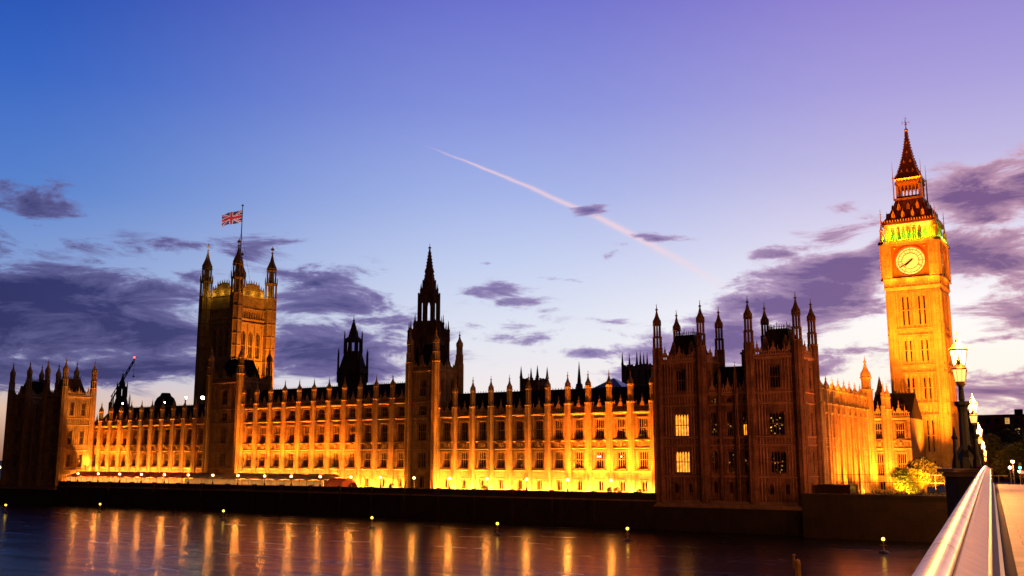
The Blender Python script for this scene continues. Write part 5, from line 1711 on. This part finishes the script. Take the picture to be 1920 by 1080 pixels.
def car(label, d, a, paint='car'):
    q = road_dir(d, a)
    rt = thing('parked_car', label, 'car', (q.x, q.y, DECK + drop(d) - .12), math.atan2(BD.y, BD.x) - PI / 2)
    m = MB()
    m.add([(-.85, -2.1, .3), (.85, -2.1, .3), (.85, 2.1, .3), (-.85, 2.1, .3), (-.85, -2.1, .85), (.85, -2.1, .85), (.85, 2.1, .9), (-.85, 2.1, .9)],
          [(0, 3, 2, 1), (4, 5, 6, 7), (0, 1, 5, 4), (1, 2, 6, 5), (2, 3, 7, 6), (3, 0, 4, 7)])
    m.frus(0, 0.1, .8, 1.5, .62, 1.0, .88, 1.45)
    m.build('body', M[paint], rt)
    for x in (-.8, .8):
        for y in (-1.35, 1.35):
            w = MB(); w.M = Matrix.Translation((x, y, .32)) @ Matrix.Rotation(PI / 2, 4, 'Y'); w.lathe(0, 0, [(-.12, .32), (.12, .32)], 14); w.M = None
            w.build('wheel', M['iron'], rt)
        MB().box(x * .8 - .16, x * .8 + .16, -2.16, -2.1, .65, .82).build('tail_light', M['red_lamp'], rt)
    MB().box(-.6, .6, -1.36, -1.3, .95, 1.35).build('rear_window', M['glass'], rt)
car('dark car with red tail lights leaving the bridge at the right edge', 128, 5.0)
for i, (x, lb) in enumerate(((-370, 'black riverside tree past the far end of the palace, nearest the water'), (-392, 'black riverside tree at the left edge of the view'))):
    tree(lb, (x, 206 + i * 8, 3.2), 20, 10, 2400, 'leaf', .7, 70 + i, 10, 'riverside_tree', .2)
rt = thing('terrace_lamp', 'lone lamp glowing left of the far pavilion at the edge of the view', 'lamp', (-334, 197, 3.3))
MB().lathe(0, 0, [(0, .3), (.6, .12), (4.6, .1)], 8).build('lamp_post', M['iron'], rt)
MB().lathe(0, 0, [(4.6, .14), (4.8, .42), (5.1, .5), (5.4, .4), (5.6, .14)], 10).build('globe', M['bulb'], rt)

# crane
cr = thing('tower_crane', 'distant tower crane jib with a red warning light behind the far pavilion', 'crane', (-420, 300, 0))
m = MB(); m.tube((0, 0, 4), (0, 0, 38), .8, .8, 4); m.tube((0, 0, 38), (16, 0, 57), .35, .25, 4); m.tube((0, 0, 40.5), (16, 0, 58.2), .2, .2, 4)
for k in range(9): m.tube((16 * k / 8, 0, 38 + 19 * k / 8), (16 * (k + .5) / 8, 0, 40.4 + 17.8 * (k + .5) / 8), .12, None, 4)
m.build('jib', M['iron'], cr)
MB().tube((16, 0, 57), (16, 0, 50), .07, None, 4).lathe(16, 0, [(49.2, .1), (49.4, .5), (50, .5), (50.1, .1)], 6).build('hook', M['iron'], cr)
MB().lathe(16, 0, [(58.2, .2), (58.4, .5), (58.9, .5), (59.0, .1)], 8).build('warning_light', M['red_lamp'], cr)

# work lamps on the roof beside the flag tower
for i, (x, y, z, lb, s_) in enumerate(((-262.6, 222, 30.6, 'brightest white work lamp on the roof below the flag tower', 1.0), (-270.8, 222, 31.0, 'smaller white work lamp on the roof left of the brightest one', .6),
                                  (-281.5, 222, 29.9, 'small yellow work lamp low on the far roof, right of a pair', .3), (-304, 222, 30.2, 'small work lamp on the far roof beside the spired turret', .35))):
    rt = thing('work_lamp', lb, 'floodlight', (x, y, z), 0, 'work lamps on the palace roof')
    MB().tube((0, 0, -6), (0, 0, 0), .08, None, 6).build('pole', M['iron'], rt)
    MB().lathe(0, 0, [(0, .1), (.1, .5 * s_), (.7 * s_ + .1, .5 * s_), (.8 * s_ + .1, .1)], 8).build('lamp_glass', M['white_lamp'], rt)
gs = thing('site_cabin', 'low scaffold deck with green-lit edge at the foot of the flag tower', 'scaffold', (-257, 222, 30.6))
MB().box(-3.6, 4.6, -.5, .5, -6, 0).build('deck', M['iron'], gs)
MB().box(-3.4, 2.0, -.56, -.5, -.9, -.5).build('lit_edge', M['green_glow'], gs)
MB().box(-3.0, -2.0, -.3, .3, 0, .5).box(-.8, .6, -.3, .3, .1, .5).build('lit_boxes', M['green_glow'], gs)

# ------------------------------------------------------------------ river markers
def marker():
    root = thing('mooring_buoy', 'x', 'buoy')
    MB().lathe(0, 0, [(-.4, .8), (.15, .85), (.35, .5), (.4, .16)], 12).build('float', M['iron'], root)
    MB().lathe(0, 0, [(.4, .14), (1.7, .1), (1.75, .2), (1.9, .2)], 8).tube((-.45, 0, 1.2), (.45, 0, 1.2), .07, None, 5).build('mast', M['buoy'], root)
    MB().lathe(0, 0, [(1.9, .1), (1.98, .24), (2.25, .24), (2.35, .08)], 8).build('lantern', M['amber'], root)
    return root
M['amber'] = emit_mat('amber_marker_lamp', (1, .6, .05), 7)
bx = [(-193, 137), (-148.5, 131.8), (-110.7, 130), (-84.8, 128.5), (-63.5, 129.3), (-29.1, 129.4), (-206, 123.6)]
mk0 = marker()
blab = ['second', 'third', 'fourth', 'fifth', 'sixth', 'seventh', 'first']
bx = [(x * 1.274, y * 1.274) for x, y in bx]
for i, (x, y) in enumerate(bx):
    o = mk0 if i == 0 else copy_tree(mk0)
    o.location = (x, y, WZ)
    o['label'] = f'small amber-lit mooring buoy on the river, {blab[i]} of seven from the left'
    o['group'] = 'amber-lit buoys in a row on the river'
ps = thing('mooring_post', 'tall yellowish mooring post standing in the water at the bottom of the view', 'post', (-26.1, 85, -2.3))
MB().lathe(0, 0, [(-6, .26), (5.0, .24), (5.25, .2), (5.35, .05)], 12).build('pile', M['buoy'], ps)
MB().lathe(-.3, 0, [(4.6, .1), (5.5, .09), (5.7, .15), (5.75, .03)], 8).box(-.3, 0, -.05, .05, 4.7, 4.8).build('hook', M['buoy'], ps)

# chandelier glints seen through first-floor windows
def glint(parent_name, spots):
    rt = thing(parent_name, 'tiny chandelier lights glinting in the first-floor windows of the near lit wing', 'lights')
    for x, z in spots:
        MB().lathe(x, 206.5, [(z - .12, .05), (z, .13), (z + .12, .05)], 6).build('bulb', M['bulb_small'], rt)
glint('window_lights', [(-142.9, 11.2), (-137.2, 11.3), (-126.2, 11.3), (-125.6, 11.3), (-121.0, 11.6), (-108.6, 11.8), (-108.0, 11.8), (-102.6, 11.8), (-142.3, 10.2)])

# ------------------------------------------------------------------ floodlighting
JR = random.Random(11)
def wing_lights(x0, bay, n, y, z, p_butt, p_gnd, full=(), pf=0, raised=False):
    for k in range(n + 1):
        x = x0 + k * bay
        spot('floodlight', (x, y - 2.3, z + .3), (x, y - .8, z + 15), p_butt * (.35 if k in (0, n) else 1) * JR.uniform(.75, 1.25), 25, SODIUM, .15, 1.0)
    for k in range(n):
        x = x0 + (k + .5) * bay
        point('floodlight', (x - 1.5, y - 2.0, z + .5), p_gnd * JR.uniform(.9, 1.9), (1, .34, .035), .12)
        point('floodlight', (x + 1.5, y - 2.0, z + .5), p_gnd * JR.uniform(.9, 1.9), (1, .34, .035), .12)
    for k in full:
        x = x0 + (k + .5) * bay
        if raised:      # clamped above the marquee
            spot('floodlight', (x, y - 3.3, z + 4.9), (x, y, z + 15), pf * .62 * JR.uniform(.8, 1.25), 70, SODIUM, .12, .8)
        else:
            spot('floodlight', (x, y - 5.6, z + .4), (x, y, z + 11.5), pf * 1.25 * JR.uniform(.8, 1.25), 66, SODIUM, .12, .8)
    for k in range(n):
        x = x0 + (k + .5) * bay
        spot('floodlight', (x, y - 3.4, z + .3), (x, y, z + 3.6), 1150 * JR.uniform(.6, 1.3), 66, (1, .27, .024), .15, 1.0)
wing_lights(N_X0, bayN, 11, 206, B0, 7000, 520, (7, 8, 9, 10), 7000)
wing_lights(C_X0, bayC, 11, 206, B0, 6500, 420, range(0, 8), 6500, True)
wing_lights(S_X0, bayS, 10, 206, B0, 6500, 520, (0, 1, 2, 3), 6500, True)
def ledge_lights(x0, bay, ks, y, z, p):
    for k in ks:
        x = x0 + (k + .5) * bay
        point('ledge_floodlight', (x, y - .75, z), p, SODIUM, .1)
# bright corner turrets of the middle towers
spot('floodlight', (-152.3, 202.5, 4), (-154.5, 205, 30), 20000, 9, SODIUM, .2)
spot('floodlight', (-164.4, 202.9, 4), (-163.4, 205, 30), 3500, 8, SODIUM, .2)
spot('floodlight', (-224.4, 202.5, 4), (-226.8, 205, 30), 20000, 9, SODIUM, .2)
# side wing and clock tower
for k in range(5):
    y = 211 + k * 7.5
    spot('floodlight', (-51.5, y, 3.8), (-57, y + 1, 16), 9000, 95, SODIUM, .25, 1.0)
spot('floodlight', (-52, 240, 3.9), (-54, 248, 14), 9000, 90, SODIUM, .25, 1.0)
point('floodlight', (-52.5, 233, 4.2), 1100, (1, .36, .04), .3)
spot('floodlight', (-44.5, 213.2, 3.6), (-43, 217, 7), 4200, 100, (1, .48, .04), .2, 1.0)
for (x, y, z, tz, p, an) in ((-36, 205, 6, 22, 55000, 46), (-62, 205, 24, 50, 55000, 50), (-40, 200, 6, 58, 120000, 40), (-24, 240, 6, 40, 55000, 60), (-40.5, 254, 5, 42, 40000, 60), (-45, 249, 22.5, 50, 15000, 60), (-53.5, 250, 26, 52, 15000, 60)):
    spot('floodlight', (x, y, z), (-48.8, 266, tz), p * .8, an, (1, .24, .012), .5, .9)
for x in (-54, -48.8, -43.5):
    spot('floodlight', (x, 262.6, 54.5), (x, 265, 62), 900, 120, SODIUM, .2, 1.0)
spot('floodlight', (-38.6, 270, 54.5), (-41.8, 272, 62), 900, 120, SODIUM, .2, 1.0)
for x, y in ((-53, 262.5), (-44, 262.5)):
    spot('roof_floodlight', (x, y, 67.0), (-48.8, 270, 80), 22000, 70, (1, .38, .05), .3, 1.0)
# flag tower: north face, and lamps inside the crown
for (x, y, p) in ((-296, 286, 30000), (-296, 298, 30000)):
    spot('floodlight', (x, y, 30), (-317, y, 56), p * .8, 62, (1, .30, .02), .4, 1.0)
for (x, y) in ((-331, 281.6), (-325.6, 281.6), (-320, 281.6), (-315.7, 286), (-315.7, 291.6), (-315.7, 297)):
    point('crown_lamp', (x, y, 80.2), 260, (1, .62, .06), .2)
spot('flag_floodlight', (-330, 270, 84), (-330, 290, 114), 60000, 40, (1, .75, .7), .3, 1.0)  # unseen spot added to brighten the flag
# pavilions
spot('floodlight', (-288, 199, 3.6), (-295.6, 199, 22), 16000, 90, (1, .22, .02), .3, 1.0)
for (x, y, z) in ((-84.0, 199, 33.2), (-80, 195.6, 33.0)):
    point('roof_lamp', (x, y, z), 60, SODIUM, .1)
# added spot without a lamp of its own, brightens and rakes the near pavilion
spot('street_flood', (-8, 150, 9), (-72, 194, 18), 62000, 50, (1, .25, .10), 1.0, 1.0)
